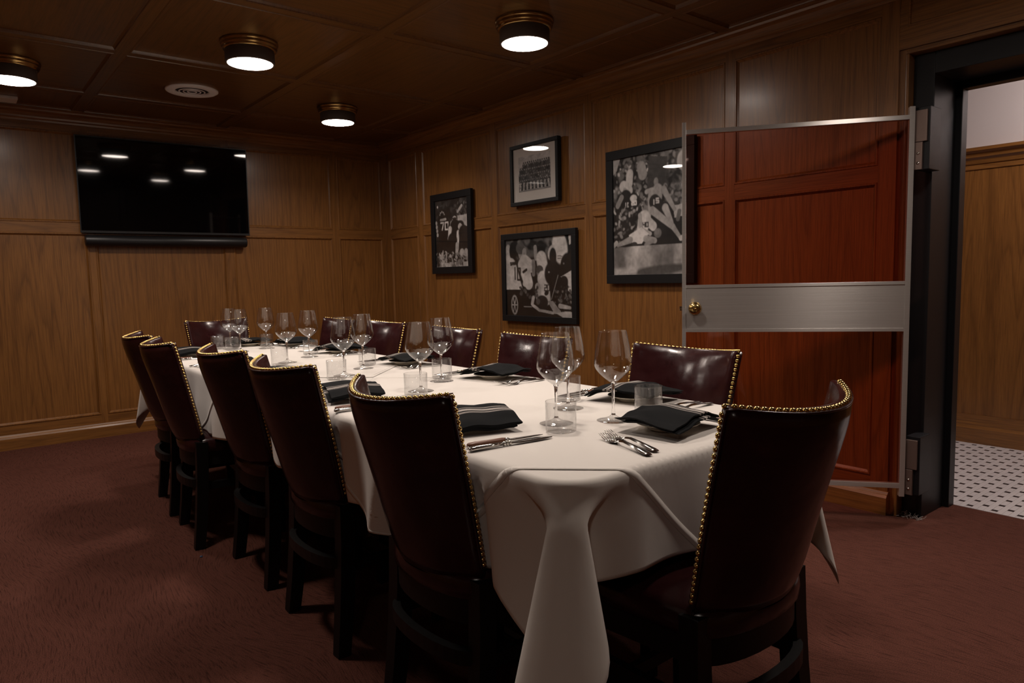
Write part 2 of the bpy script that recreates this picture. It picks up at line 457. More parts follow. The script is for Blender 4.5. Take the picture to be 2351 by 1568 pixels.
# ceiling: panels between flat battens with beads
mb = MB(); mb.box((-0.2, ROOM_Y-0.2, CEIL+0.004), (ROOM_X+0.2, 0.37, CEIL+0.12))
ce = mb.build('ceiling', 'oak_ceiling_shade_x'); tag(ce, 'oak coffered ceiling of square panels, shade painted into the colour', kind='structure')
XL = [0.0, 0.66, 1.735, 2.83, 3.925, 5.02, 6.115, 7.2, ROOM_X]
YL = [0.0, -0.51, -1.545, -2.575, -3.605, -4.635, ROOM_Y]
BW = 0.031
MC = lambda a, y, d: (a, y, CEIL-d)
for y in YL[1:-1]:
    box('batten', (0, y-BW, CEIL-0.013), (ROOM_X, y+BW, CEIL+0.004), 'oak_ceiling_shade_x', ce)
for x in XL[1:-1]:
    for y0, y1 in zip(YL[:-1], YL[1:]):
        ya = y0-BW if y0 < 0 else y0; yb = y1+BW if y1 > ROOM_Y else y1
        box('batten', (x-BW, yb, CEIL-0.0125), (x+BW, ya, CEIL+0.004), 'oak_ceiling_shade_y', ce)
for i, (x0, x1) in enumerate(zip(XL[:-1], XL[1:])):
    for y0, y1 in zip(YL[:-1], YL[1:]):
        xa = x0+(BW if x0 > 0 else 0.09); xb = x1-(BW if x1 < ROOM_X else 0.0)
        ya = y0-(BW if y0 < 0 else 0.09); yb = y1+(BW if y1 > ROOM_Y else 0.0)
        box('ceiling_panel', (xa, yb, CEIL-0.002), (xb, ya, CEIL+0.004), 'oak_ceiling_shade_y' if i % 2 else 'oak_ceiling_shade_x', ce)
        bead_ring('bead', MC, xa, xb, yb, ya, 'oak_ceiling_shade_x', ce)

# ---------------------------------------------------------------- doorway
df = empty('door_1', (0, 0, 0)); tag(df, 'black painted steel door frame in deep reveal', kind='structure')
FY = 0.045
box('casing', (4.80, 0.0, 0), (4.838, 0.06, 2.15), 'oak_z', df)
box('casing_bead', (4.826, -0.014, 0), (4.840, 0.0, 2.125), 'oak_z', df, 0.003)
box('casing_bead', (4.826, -0.014, 2.125), (6.0, 0.0, 2.139), 'oak_x', df, 0.003)
box('casing', (4.838, 0.0, 2.125), (6.02, 0.06, 2.15), 'oak_x', df)
box('jamb', (4.838, FY, 0), (4.925, 0.30, 2.125), 'black_steel', df, 0.003)
box('jamb_stop', (4.838, 0.30, 0), (4.952, 0.366, 2.03), 'black_steel', df, 0.003)
box('head', (4.925, FY, 2.03), (5.93, 0.30, 2.125), 'black_steel', df, 0.003)
box('head_stop', (4.838, 0.30, 1.995), (5.93, 0.366, 2.125), 'black_steel', df, 0.003)
box('jamb', (5.93, FY, 0), (6.02, 0.366, 2.125), 'black_steel', df, 0.003)
# ---------------------------------------------------------------- corridor outside
HY = 1.856
mb = MB(); mb.box((2.9, HY, 0), (8.2, HY+0.15, 2.75))
hw = mb.build('wall_corridor', 'plaster'); tag(hw, 'corridor wall, pale plaster above tall oak wainscot', kind='structure')
MH = lambda a, z, d: (a, HY-d, z)
for a0, a1 in ((3.0, 4.1), (4.16, 5.25), (5.32, 6.4), (6.5, 7.6)):
    mbox('panel', MH, a0, a1, 0.18, 1.80, 0.012, 0.018, 'oak_z', hw)
for a0, a1 in ((2.9, 3.0), (4.1, 4.16), (5.25, 5.32), (6.4, 6.5), (7.6, 8.2)):
    mbox('stile', MH, a0, a1, 0.1, 1.86, 0.012, 0.026, 'oak_z', hw)
mbox('rail', MH, 2.9, 8.2, 1.80, 1.86, 0.012, 0.024, 'oak_x', hw)
mbox('rail', MH, 2.9, 8.2, 0.13, 0.19, 0.012, 0.024, 'oak_x', hw)
cp = extrude_profile('chair_rail', [(0, 1.83), (0.03, 1.835), (0.036, 1.86), (0.05, 1.875), (0.055, 1.90), (0.075, 1.915), (0.075, 1.935), (0, 1.935)], (2.9, HY), (8.2, HY), (0, -1), 'oak_x', hw)
bc = extrude_profile('baseboard_corridor', [(0, 0), (0.04, 0), (0.04, 0.10), (0.03, 0.12), (0.03, 0.13), (0.022, 0.145), (0, 0.15)], (2.9, HY), (8.2, HY), (0, -1), 'oak_x'); tag(bc, 'oak baseboard along the corridor wall', kind='structure')
mb = MB(); mb.box((2.8, 0.37, 0), (2.9, HY, 2.75)); t = mb.build('wall_corridor', 'plaster'); tag(t, 'pale plaster end wall of the corridor', kind='structure')
mb = MB(); mb.box((8.2, 0.37, 0), (8.3, HY, 2.75)); t = mb.build('wall_corridor', 'plaster'); tag(t, 'pale plaster far end wall of corridor', kind='structure')
mb = MB(); mb.box((2.8, 0.37, 2.72), (8.3, HY+0.15, 2.8)); t = mb.build('ceiling_corridor', 'plaster'); tag(t, 'pale plaster corridor ceiling', kind='structure')
fc = box('floor_corridor', (2.8, 0.366, -0.08), (8.3, HY, -0.004), 'grout'); tag(fc, 'corridor floor of small white mosaic tiles with black dots', kind='structure')
# mosaic tiles: the nearest in view one by one, the rest joined
TP, TS = 0.0262, 0.0126
tiles = []
nx, ny = int((8.2-2.9)/TP), int((HY-0.37-0.005)/TP)
for j in range(ny):
    for i in range(nx):
        x = 2.9+TP*(i+0.5); y = 0.372+TP*(j+0.5)
        tiles.append((x, y, (i % 4 == 0 and j % 4 == 1) or (i % 4 == 2 and j % 4 == 3)))
tiles.sort(key=lambda t_: (t_[0]-5.08)**2*1.0 + (t_[1]-0.36)**2*1.6 if 4.92 < t_[0] < 5.42 else 1e6)
proto = {}
for kk, mname in ((True, 'tile_black'), (False, 'tile_white')):
    v, f = boxvf((-TS, -TS, -0.006), (TS, TS, 0.0)); me = bpy.data.meshes.new('tile'); me.from_pydata(v, [], f); me.materials.append(MATS[mname]); proto[kk] = me
for x, y, bk in tiles[:300]:
    o = bpy.data.objects.new('tile', proto[bk]); COL.objects.link(o); o.parent = fc; o.location = (x, y, 0)
for kk, mname, nm in ((True, 'tile_black', 'black_tiles'), (False, 'tile_white', 'white_tiles')):
    mb = MB()
    for x, y, bk in tiles[300:]:
        if bk == kk: mb.box((x-TS, y-TS, -0.006), (x+TS, y+TS, 0.0))
    o = mb.build(nm, mname, fc); o['kind'] = 'stuff'

# ================================================================ ceiling lamps
LAMPS = [(1.19, -1.03), (1.19, -3.05), (2.27, -2.05), (3.385, -1.03), (3.385, -3.09), (4.48, -2.06), (5.57, -1.03), (6.66, -4.12)]  # last one is an unseen fill lamp, added to light the near cloth corner
LAMP_LBL = {0: 'brass ceiling lamp in the far corner panel, smallest of those in view', 1: 'brass ceiling lamp cut by the left edge of the picture',
            2: 'brass ceiling lamp beside the round white air vent', 3: 'brass ceiling lamp nearest the picture wall, above the framed photographs',
            4: 'brass ceiling lamp out of view over the left row of chairs', 5: 'brass ceiling lamp out of view over the near half of the table',
            6: 'brass ceiling lamp out of view by the doorway', 7: 'added brass lamp behind the viewer, unseen fill for the near cloth corner'}
def lamp_parts(t, glow='diffuser'):
    lathe('canopy', [(0.0, 0), (0.150, 0), (0.152, -0.006), (0.150, -0.014), (0.144, -0.017), (0.147, -0.022), (0.145, -0.031), (0.138, -0.035), (0.140, -0.041), (0.134, -0.047), (0.126, -0.048)], 'brass_dark', t, 48)
    lathe('drum', [(0.127, -0.040), (0.129, -0.046), (0.129, -0.108), (0.126, -0.113), (0.118, -0.113), (0.117, -0.105)], 'bronze', t, 48)
    lathe('diffuser', [(0.1175, -0.109), (0.117, -0.1135), (0.100, -0.1165)], glow, t, 32, cap=(False, True))
for i, (x, y) in enumerate(LAMPS):
    t = empty('ceiling_lamp', (x, y, CEIL-0.002)); lamp_parts(t, 'diffuser' if i != 7 else 'diffuser_fill')
    ld = bpy.data.lights.new('lamp_light', 'AREA'); ld.shape = 'DISK'; ld.size = 0.232; ld.energy = LAMP_POWER if i != 7 else LAMP_POWER*0.4
    ld.color = LAMP_COLOR[:3]; ld.spread = math.radians(LAMP_SPREAD)
    lo = bpy.data.objects.new('lamp_light', ld); COL.objects.link(lo); lo.parent = t; lo.location = (0, 0, -0.1185)
    tag(t, LAMP_LBL[i], 'lamp', 'brass drum lamps on the oak ceiling')
t = empty('corridor_lamp', (5.6, 1.1, 2.72)); tag(t, 'white flush ceiling lamp in the corridor', 'lamp')
lathe('base', [(0, 0), (0.17, 0), (0.17, -0.03), (0.16, -0.035)], 'white_paint', t, 32)
lathe('diffuser', [(0.16, -0.03), (0.15, -0.07), (0.09, -0.09), (0.001, -0.095)], 'hall_diffuser', t, 32, cap=(False, True))
# round vent
t = empty('air_vent', (1.10, -2.04, CEIL-0.002)); tag(t, 'round white air vent in the ceiling', 'vent')
lathe('flange', [(0.165, 0.0), (0.165, -0.006), (0.155, -0.012), (0.12, -0.014), (0.105, -0.010), (0.104, 0.0)], 'vent_paint', t, 48)
lathe('well_shade', [(0.105, -0.0012), (0.001, -0.0014)], 'slot_shade', t, 48)  # flat disc, the shade of a deep opening painted as near-black
for k, r in enumerate((0.078, 0.052, 0.026)):
    lathe('louvre', [(r+0.006, -0.010), (r+0.004, -0.014), (r, -0.014), (r-0.002, -0.010)], 'vent_paint', t, 40)
o = box('ceiling_plate', (0.15, -3.28, CEIL-0.022), (0.29, -2.95, CEIL-0.002), 'vent_paint', None, 0.004)
tag(o, 'flat pale rectangular plate on the ceiling near the left picture edge', 'plate')

# ================================================================ television
tv = empty('television', (0.045, -1.982, 1.937)); tag(tv, 'large black flat screen television on the end wall', 'television')
tv.rotation_euler = (0, math.radians(1.9), math.radians(-1.2))
W2, H2 = 0.626, 0.361
box('body', (-0.012, -W2+0.02, -H2+0.02), (0.018, W2-0.02, H2-0.02), 'black_plastic', tv, 0.006)
o = box('bezel', (0.016, -W2, -H2), (0.0235, W2, H2), 'black_plastic', tv, 0.002)
box('screen', (0.0235, -W2+0.008, -H2+0.018), (0.0245, W2-0.008, H2-0.008), 'screen', tv)
box('wall_mount', (-0.035, -0.2, -0.15), (-0.012, 0.2, 0.15), 'black_steel', tv)
sb = empty('sound_bar', (0.055, -1.985, 1.517)); tag(sb, 'long black rounded sound bar under the television', 'sound bar')
v, f = tube_vf([(0, -0.60, 0), (0, -0.598, 0), (0, -0.59, 0), (0, 0.59, 0), (0, 0.598, 0), (0, 0.60, 0)], [0.030, 0.038, 0.042, 0.042, 0.038, 0.030], 24)
o = mk('bar', v, f, 'black_plastic', sb); autosmooth(o, 40)
box('bracket', (-0.041, -0.3, -0.02), (-0.030, 0.3, 0.02), 'black_steel', sb)

# ================================================================ framed photographs
class Paint:
    def __init__(self, w_, h_, base=0.02):
        self.w, self.h = w_, h_
        self.a = np.full((h_, w_), base, float)
        yy, xx = np.mgrid[0:h_, 0:w_]
        self.x = (xx+0.5)/w_; self.y = (yy+0.5)/h_; self.asp = w_/h_
    def blend(self, d, val, soft):
        m = np.clip(0.5-d/soft, 0, 1); self.a = self.a*(1-m)+val*m
    def ell(self, cx, cy, rx, ry, val, ang=0, soft=0.16):
        c, s = math.cos(math.radians(ang)), math.sin(math.radians(ang))
        dx, dy = (self.x-cx)*self.asp, self.y-cy
        u, v_ = dx*c+dy*s, -dx*s+dy*c
        self.blend(np.sqrt((u/(rx*self.asp))**2+(v_/ry)**2)-1, val, soft)
    def cap(self, x0, y0, x1, y1, r, val, r1=None, soft=0.16):
        r1 = r if r1 is None else r1
        px, py = (self.x-x0)*self.asp, self.y-y0
        bx, by = (x1-x0)*self.asp, y1-y0
        t_ = np.clip((px*bx+py*by)/(bx*bx+by*by+1e-9), 0, 1)
        d = np.sqrt((px-bx*t_)**2+(py-by*t_)**2)
        self.blend(d/(r+(r1-r)*t_)-1, val, soft)
    def poly(self, pts, val):
        m = np.zeros_like(self.a, bool); n = len(pts); j = n-1
        for i in range(n):
            (xi, yi), (xj, yj) = pts[i], pts[j]
            c_ = ((yi > self.y) != (yj > self.y)) & (self.x < (xj-xi)*(self.y-yi)/((yj-yi) or 1e-9)+xi)
            m ^= c_; j = i
        self.a[m] = val
    def noise(self, n, x0, x1, y0, y1, v0, v1, r0, r1):
        for _ in range(n):
            self.ell(rng.uniform(x0, x1), rng.uniform(y0, y1), rng.uniform(r0, r1), rng.uniform(r0, r1)*1.2, rng.uniform(v0, v1), rng.uniform(0, 180), 0.6)
    SEG = {'0': [(0, 0, 1, 0), (1, 0, 1, 2), (1, 2, 0, 2), (0, 2, 0, 0)], '1': [(.5, 0, .5, 2)], '2': [(0, 0, 1, 0), (1, 0, 1, 1), (1, 1, 0, 1), (0, 1, 0, 2), (0, 2, 1, 2)],
           '4': [(0, 0, 0, 1), (0, 1, 1, 1), (1, 0, 1, 2)], '5': [(1, 0, 0, 0), (0, 0, 0, 1), (0, 1, 1, 1), (1, 1, 1, 2), (1, 2, 0, 2)], '7': [(0, 0, 1, 0), (1, 0, .45, 2)],
           'S': [(1, 0, 0, 0), (0, 0, 0, 1), (0, 1, 1, 1), (1, 1, 1, 2), (1, 2, 0, 2)], 'A': [(0, 2, .5, 0), (.5, 0, 1, 2), (.2, 1.2, .8, 1.2)], 'N': [(0, 2, 0, 0), (0, 0, 1, 2), (1, 2, 1, 0)],
           'D': [(0, 0, 0, 2), (0, 0, .8, .3), (.8, .3, .8, 1.7), (.8, 1.7, 0, 2)], 'E': [(1, 0, 0, 0), (0, 0, 0, 2), (0, 1, .8, 1), (0, 2, 1, 2)]}
    def text(self, s, x, y, cw, ch, r, val, slope=0.0, gap=0.45):
        for i, c_ in enumerate(s):
            ox = x+i*cw*(1+gap)
            for (a0, b0, a1, b1) in self.SEG.get(c_, []):
                self.cap(ox+a0*cw, y+b0*ch/2+slope*i, ox+a1*cw, y+b1*ch/2+slope*i, r, val, soft=0.3)
def hang_print(name, parent, P, x0, x1, z0, z1, y, lo=0.006, hi=0.92):
    w_, h_ = P.w, P.h
    fr_ = np.zeros((h_, w_))
    for k, am in ((9, .5), (22, .35), (55, .3)):            # mottled tones of a real exposure
        g_ = rng.rand(k+2, k+2); yy = np.linspace(0, k, h_); xx = np.linspace(0, k, w_)
        iy, ix = yy.astype(int), xx.astype(int); fy, fx = (yy-iy)[:, None], (xx-ix)[None, :]
        fr_ += am*((g_[iy][:, ix]*(1-fx)+g_[iy][:, ix+1]*fx)*(1-fy)+(g_[iy+1][:, ix]*(1-fx)+g_[iy+1][:, ix+1]*fx)*fy-0.5)
    a = lo+(hi-lo)*np.clip(P.a*(1+0.75*fr_)+0.03*fr_, 0, 1)**1.35
    a = np.vstack([a[:1], (a[1:]+a[:-1])/2, a[-1:]]); a = np.hstack([a[:, :1], (a[:, 1:]+a[:, :-1])/2, a[:, -1:]])
    verts = [(x0+(x1-x0)*i/w_, y, z1+(z0-z1)*j/h_) for j in range(h_+1) for i in range(w_+1)]
    n = w_+1
    faces = [(j*n+i, (j+1)*n+i, (j+1)*n+i+1, j*n+i+1) for j in range(h_) for i in range(w_)]
    o = mk(name, verts, faces, 'photo_print', parent)
    ca = o.data.color_attributes.new('Col', 'FLOAT_COLOR', 'POINT')
    flat = np.ones((len(verts), 4), np.float32); g = a.reshape(-1)
    flat[:, 0] = g; flat[:, 1] = g*0.955; flat[:, 2] = g*0.93
    ca.data.foreach_set('color', flat.ravel())
    return o
def picture(label, x0, x1, z0, z1, border, P, mat_border=0.0, depth=0.045):
    t = empty('framed_photograph', ((x0+x1)/2, -0.017, z0)); ox, oz = -(x0+x1)/2, -z0
    X0, X1, Z0, Z1 = x0+ox, x1+ox, 0.0, z1-z0; D = depth-0.017
    tag(t, label, 'picture', 'framed black and white photographs')
    b = border
    for lo, hi in (((X0, -D, Z1-b), (X1, 0, Z1)), ((X0, -D, Z0), (X1, 0, Z0+b)), ((X0, -D, Z0+b), (X0+b, 0, Z1-b)), ((X1-b, -D, Z0+b), (X1, 0, Z1-b))):
        box('frame_bar', lo, hi, 'black_frame', t, 0.0025)
    box('backing', (X0+b*.5, -0.006, Z0+b*.5), (X1-b*.5, -0.001, Z1-b*.5), 'black_frame', t)
    m = b+mat_border
    if mat_border: box('mat_board', (X0+b, -D+0.014, Z0+b), (X1-b, -D+0.018, Z1-b), 'mat_board', t)
    hang_print('print', t, P, X0+m, X1-m, Z0+m*(1.0 if not mat_border else 1.1), Z1-m, -D+0.0125)
    box('glass', (X0+b, -D+0.008, Z0+b), (X1-b, -D+0.010, Z1-b), 'picture_glass', t)
    return t
# two football players
P = Paint(150, 180, 0.03)
P.noise(60, 0, 1, 0, 0.25, 0.02, 0.16, 0.01, 0.05); P.noise(20, .6, 1, 0, .3, 0.1, 0.4, 0.01, 0.03)
P.poly([(0.6, 0.26), (1, 0.25), (1, 0.42), (0.68, 0.44)], 0.72); P.ell(.08, .09, .02, .02, .8)
P.ell(.22, .25, .10, .09, .05); [P.ell(.22+.07*math.cos(k), .23+.06*math.sin(k), .018, .014, .7) for k in (3.4, 4.0, 4.7, 5.4, 6.0)]
P.cap(.06, .36, .42, .36, .09, .06); P.cap(.22, .40, .22, .80, .19, .03, .12); P.cap(.05, .38, .04, .62, .06, .06, .03)
P.text('70', .17, .335, .09, .105, .012, .85, gap=.55); P.cap(.17, .29, .33, .285, .018, .6)
[P.ell(.03+.01*k, .33+.06*k, .03, .03, .55+.1*(k % 2)) for k in range(4)]
P.ell(.59, .30, .10, .10, .06); P.ell(.60, .33, .075, .075, .85); P.ell(.60, .345, .04, .025, .25); P.ell(.60, .295, .07, .02, .1)
P.cap(.70, .20, .82, .12, .022, .65); P.cap(.50, .42, .78, .42, .09, .05); P.ell(.51, .39, .05, .07, .8)
P.cap(.60, .42, .60, .60, .12, .04); P.cap(.46, .44, .42, .58, .045, .8, .03); P.cap(.42, .58, .60, .60, .04, .75, .03); P.cap(.76, .42, .90, .50, .05, .75, .03)
P.cap(.70, .50, .66, .75, .035, .8, .03); P.cap(.52, .62, .48, .80, .12, .03, .06); P.cap(.86, .52, .88, .75, .12, .04, .08)
P.cap(.66, .68, .63, .86, .04, .6, .03); P.cap(.80, .80, .84, .88, .06, .55); P.cap(.92, .78, .96, .88, .04, .6); P.cap(.16, .84, .20, .92, .06, .5, .05); P.cap(.30, .80, .28, .90, .04, .55)
P.noise(70, 0, 1, .78, .93, 0.02, 0.75, 0.008, 0.03)
P.poly([(0.05, .94), (1, .93), (1, 1), (0.05, 1)], .66); P.noise(26, 0, 1, .9, 1, 0.02, 0.5, 0.01, 0.05)
picture('black framed photograph of two football players, jersey number 70, left of the others', 0.895, 1.505, 1.213, 1.902, 0.058, P)
# team portrait with mat
P = Paint(144, 108, 0.82)
for r_ in range(5):
    for k in range(15):
        x = .03+k*.066+(.03 if r_ % 2 else 0); y = .20+r_*.155
        if r_ == 0 and (k < 2): continue
        P.cap(x, y+.05, x+.005, y+.16, .05, rng.uniform(.02, .22), .045); P.ell(x, y, .022, .04, rng.uniform(.3, .62)); P.ell(x, y-.02, .022, .022, rng.uniform(.02, .2))
for k in range(9): P.cap(.06+k*.11, .78, .04+k*.115, .96, .045, rng.uniform(.6, .85), .035); P.cap(.11+k*.11, .80, .11+k*.115, .95, .035, .05)
P.noise(120, 0, 1, .2, .9, .02, .7, .006, .02); P.poly([(0, .96), (1, .95), (1, 1), (0, 1)], .5)
picture('small black framed team portrait with a wide pale mat, uppermost of the pictures', 2.03, 2.562, 1.70, 2.145, 0.028, P, 0.062, 0.050)
# children and balloons
P = Paint(210, 175, 0.025)
P.noise(60, 0, .75, 0, .25, .02, .35, .02, .06)
P.ell(.04, .18, .05, .12, .75); P.ell(.12, .15, .06, .12, .02); P.cap(.08, .34, .16, .66, .10, .82, .12); P.cap(.02, .30, .02, .62, .05, .75)
P.ell(.27, .18, .065, .10, .55); P.ell(.24, .12, .07, .08, .22); P.ell(.30, .17, .03, .05, .65); P.ell(.30, .21, .012, .018, .05)
P.cap(.28, .34, .36, .58, .10, .80, .08); P.cap(.30, .28, .40, .36, .08, .8); P.cap(.36, .42, .30, .58, .04, .75)
P.text('SANDE', .075, .30, .018, .035, .007, .05, slope=-.002, gap=.3); P.text('10', .125, .37, .045, .15, .012, .06, slope=.01, gap=.35); P.cap(.28, .43, .33, .40, .018, .06)
P.ell(.55, .14, .07, .10, .03); P.cap(.47, .12, .48, .26, .03, .5); P.cap(.56, .26, .60, .52, .09, .8, .10); P.cap(.44, .30, .44, .46, .03, .4)
P.ell(.54, .44, .055, .07, .35); P.ell(.53, .40, .055, .05, .15); P.cap(.58, .52, .62, .78, .10, .78, .08); P.text('20', .60, .60, .03, .07, .008, .1)
P.cap(.50, .62, .52, .82, .05, .6); P.poly([(.64, .80), (.72, .80), (.86, .96), (.74, .96)], .5); P.ell(.63, .70, .035, .03, .04, -30)
P.ell(.83, .14, .105, .21, .88, -10); P.ell(.72, .20, .06, .10, .82, 20); P.poly([(.95, 0), (1, 0), (1, .1), (.96, .12)], .8)
P.cap(.80, .245, .86, .25, .006, .3); P.cap(.80, .275, .88, .27, .005, .25)
P.ell(.73, .25, .05, .11, .05); P.ell(.71, .46, .105, .15, .035); P.ell(.92, .36, .085, .15, .03, 10); P.ell(.67, .44, .012, .012, .5); P.ell(.88, .34, .01, .012, .4)
P.poly([(.84, .50), (1, .42), (1, .72), (.90, .64)], .82); P.cap(.80, .48, .70, .78, .004, .6, soft=.6)
P.cap(.88, .56, .86, .76, .07, .03, .09); P.noise(40, .75, 1, .62, .9, .02, .4, .006, .02)
P.poly([(0, .66), (.34, .66), (.42, .80), (.52, 1), (0, 1)], .02); P.noise(30, .2, .5, .62, .76, .02, .25, .01, .02)
P.ell(.13, .86, .055, .13, .62); P.ell(.13, .86, .042, .105, .05)
for k in range(6): P.cap(.13, .86, .13+.045*math.cos(k*1.05), .86+.11*math.sin(k*1.05), .007, .6)
P.cap(.43, .76, .41, .84, .025, .75); P.cap(.42, .86, .52, .92, .02, .7); P.cap(.52, .92, .72, .95, .018, .55); P.ell(.56, .82, .09, .09, .04); P.ell(.50, .81, .03, .04, .2)
P.cap(.82, .86, .96, .88, .03, .65, .02); P.poly([(.76, .95), (.90, .925), (1, .93), (1, 1), (.86, 1)], .72); P.cap(.28, .88, .40, .88, .004, .5)
picture('black framed photograph of children with balloons, hung below the team portrait', 1.892, 2.722, 0.832, 1.50, 0.045, P)
# basketball players
P = Paint(190, 230, 0.04)
P.noise(240, 0, 1, 0, .42, .02, .42, .01, .035); P.noise(60, 0, .6, .0, .6, .3, .75, .006, .018); P.poly([(0, 0), (.1, 0), (.05, .1), (0, .13)], .6)
P.ell(.95, .10, .08, .08, .7); P.cap(.24, .14, .23, .22, .04, .7); P.cap(.40, .10, .42, .16, .05, .5); P.cap(.15, .24, .22, .28, .05, .7)
P.poly([(.5, .02), (.75, .05), (.72, .33), (.48, .30)], .12); P.noise(50, .65, 1, .28, .45, .05, .5, .01, .025)
P.ell(.17, .28, .03, .03, .5); P.cap(.18, .34, .20, .58, .07, .04, .05); P.cap(.12, .33, .06, .40, .025, .5); P.text('10', .165, .385, .028, .03, .006, .9)
P.cap(.29, .36, .29, .58, .06, .03, .05); P.ell(.29, .35, .05, .03, .7); P.text('20', .265, .375, .026, .03, .006, .9)
P.noise(60, 0, .36, .42, .72, .02, .6, .008, .02); P.poly([(.82, .45), (1, .44), (1, .53), (.84, .55)], .7); P.cap(.9, .50, .88, .56, .02, .3)
P.ell(.60, .24, .03, .035, .45); P.cap(.62, .31, .60, .40, .055, .55, .06); P.cap(.55, .30, .47, .31, .02, .6); P.cap(.70, .31, .84, .48, .03, .5, .018); P.cap(.53, .34, .50, .55, .03, .6, .018)
P.cap(.58, .40, .66, .47, .06, .06, .07); P.text('15', .555, .385, .032, .035, .006, .9, slope=-.008); P.cap(.55, .47, .82, .62, .035, .6, .025); P.cap(.80, .60, .91, .71, .025, .6, .016); P.cap(.72, .46, .80, .58, .035, .6, .02)
P.cap(.92, .715, 1, .70, .022, .9, .02)
P.ell(.46, .46, .035, .04, .4); P.cap(.44, .53, .40, .66, .07, .85, .06); P.cap(.50, .56, .56, .60, .04, .8); P.text('40', .42, .565, .03, .035, .006, .1)
P.cap(.38, .50, .40, .62, .022, .6, .018); P.cap(.40, .62, .52, .66, .018, .6); P.poly([(.22, .66), (.40, .60), (.50, .66), (.40, .74), (.28, .74)], .9)
P.cap(.24, .70, .06, .74, .03, .55, .016); P.cap(.46, .70, .58, .72, .03, .55, .025); P.cap(.56, .72, .46, .75, .018, .5); P.cap(.04, .72, .0, .745, .02, .75); P.ell(.30, .74, .04, .02, .1)
P.ell(.62, .66, .05, .04, .28); P.ell(.61, .65, .03, .025, .36)
base = P.a.copy()
P.poly([(0, .765), (1, .745), (1, 1), (0, 1)], .42)
for cx, wd, vv in ((.32, .13, .85), (.46, .1, .7), (.1, .06, .35), (.62, .07, .45), (.93, .1, .75), (.78, .05, .4)):
    for k in range(3): P.ell(cx+rng.uniform(-.02, .02), .80+.07*k, wd*.8, .09, vv*(.95-.05*k), soft=1.2)
P.ell(.65, .965, .40, .04, .18, -4, .5); P.cap(0, .98, .3, .96, .03, .7, soft=1.0)
P.a[P.y < .755] = base[P.y < .755]
picture('large black framed basketball photograph partly behind the glass door', 3.012, 3.705, 1.113, 1.96, 0.056, P)

# ================================================================ glass door (open, against the picture wall)
hinge = Vector((4.897, -0.087, 0)); free = Vector((4.112, -0.687, 0))
dl = (free-hinge).length
gd = empty('glass_door', hinge, math.atan2(free.y-hinge.y, free.x-hinge.x))
tag(gd, 'amber tinted glass door in a brushed metal frame, standing open', 'door')
# local: x from hinge to free edge, +y is the side facing away from the wall ... z up
A = 'brushed_aluminium'
box('stile', (0, -0.014, 0.13), (0.022, 0.014, 1.873), A, gd, 0.001)
box('stile', (dl-0.018, -0.014, 0.13), (dl, 0.014, 1.873), A, gd, 0.001)
box('rail', (0.022, -0.013, 1.818), (dl-0.018, 0.013, 1.838), A, gd, 0.001)
box('rail', (0.022, -0.013, 0.168), (dl-0.018, 0.013, 0.19), A, gd, 0.001)
for sgn in (1, -1):
    box('push_plate', (0.022, sgn*0.004, 0.893), (dl-0.018, sgn*0.010, 1.113), A, gd, 0.0008)
    box('plate_trim', (0.022, sgn*0.010, 1.099), (dl-0.018, sgn*0.0135, 1.114), A, gd, 0.0008)
    box('plate_trim', (0.022, sgn*0.010, 0.889), (dl-0.018, sgn*0.0135, 0.904), A, gd, 0.0008)
box('pane', (0.02, -0.003, 1.105), (dl-0.016, 0.003, 1.82), 'amber_glass', gd)
box('pane', (0.02, -0.003, 0.188), (dl-0.016, 0.003, 0.90), 'amber_glass', gd)
for sgn in (1, -1):
    kb = lathe('knob', [(0.031, 0.010), (0.031, 0.014), (0.027, 0.018), (0.014, 0.024), (0.012, 0.036), (0.018, 0.042), (0.027, 0.050), (0.029, 0.058), (0.026, 0.066), (0.018, 0.071), (0.008, 0.072), (0.0005, 0.072)], 'brass', gd, 32, cap=(False, True))
    kb.location = (dl-0.06, 0, 1.002); kb.rotation_euler = (-PI/2*sgn, 0, 0)
    lathe('keyhole', [(0.0055, 0.0722), (0.005, 0.0735), (0.0005, 0.0736)], 'brass_dark', kb, 12, cap=(False, True))
box('latch', (dl-0.001, -0.006, 0.992), (dl+0.012, 0.006, 1.012), 'steel', gd, 0.001)
for z0, flip in ((1.70, 1), (0.24, 1)):
    hb = empty('hinge', (0, 0, z0)); hb.parent = gd
    hb.rotation_euler = (0, 0, -gd.rotation_euler.z)
    h1 = box('upper_leaf', (0.004, 0.0, 0.02), (0.052, 0.012, 0.155), 'hinge_metal', hb, 0.002)
    box('frame_block', (0.0, 0.012, -0.10), (0.06, 0.132, 0.17), 'black_steel', hb, 0.003)
    h2 = box('lower_leaf', (0.004, -0.002, -0.10), (0.036, 0.012, 0.018), 'hinge_metal', hb, 0.002)
    for zz in (-0.03, -0.072):
        sc_ = lathe('screw', [(0.0065, 0.0), (0.006, 0.002), (0.0005, 0.0025)], 'steel', hb, 12, cap=(False, True)); sc_.rotation_euler = (PI/2, 0, 0); sc_.location = (0.020, -0.002, zz)

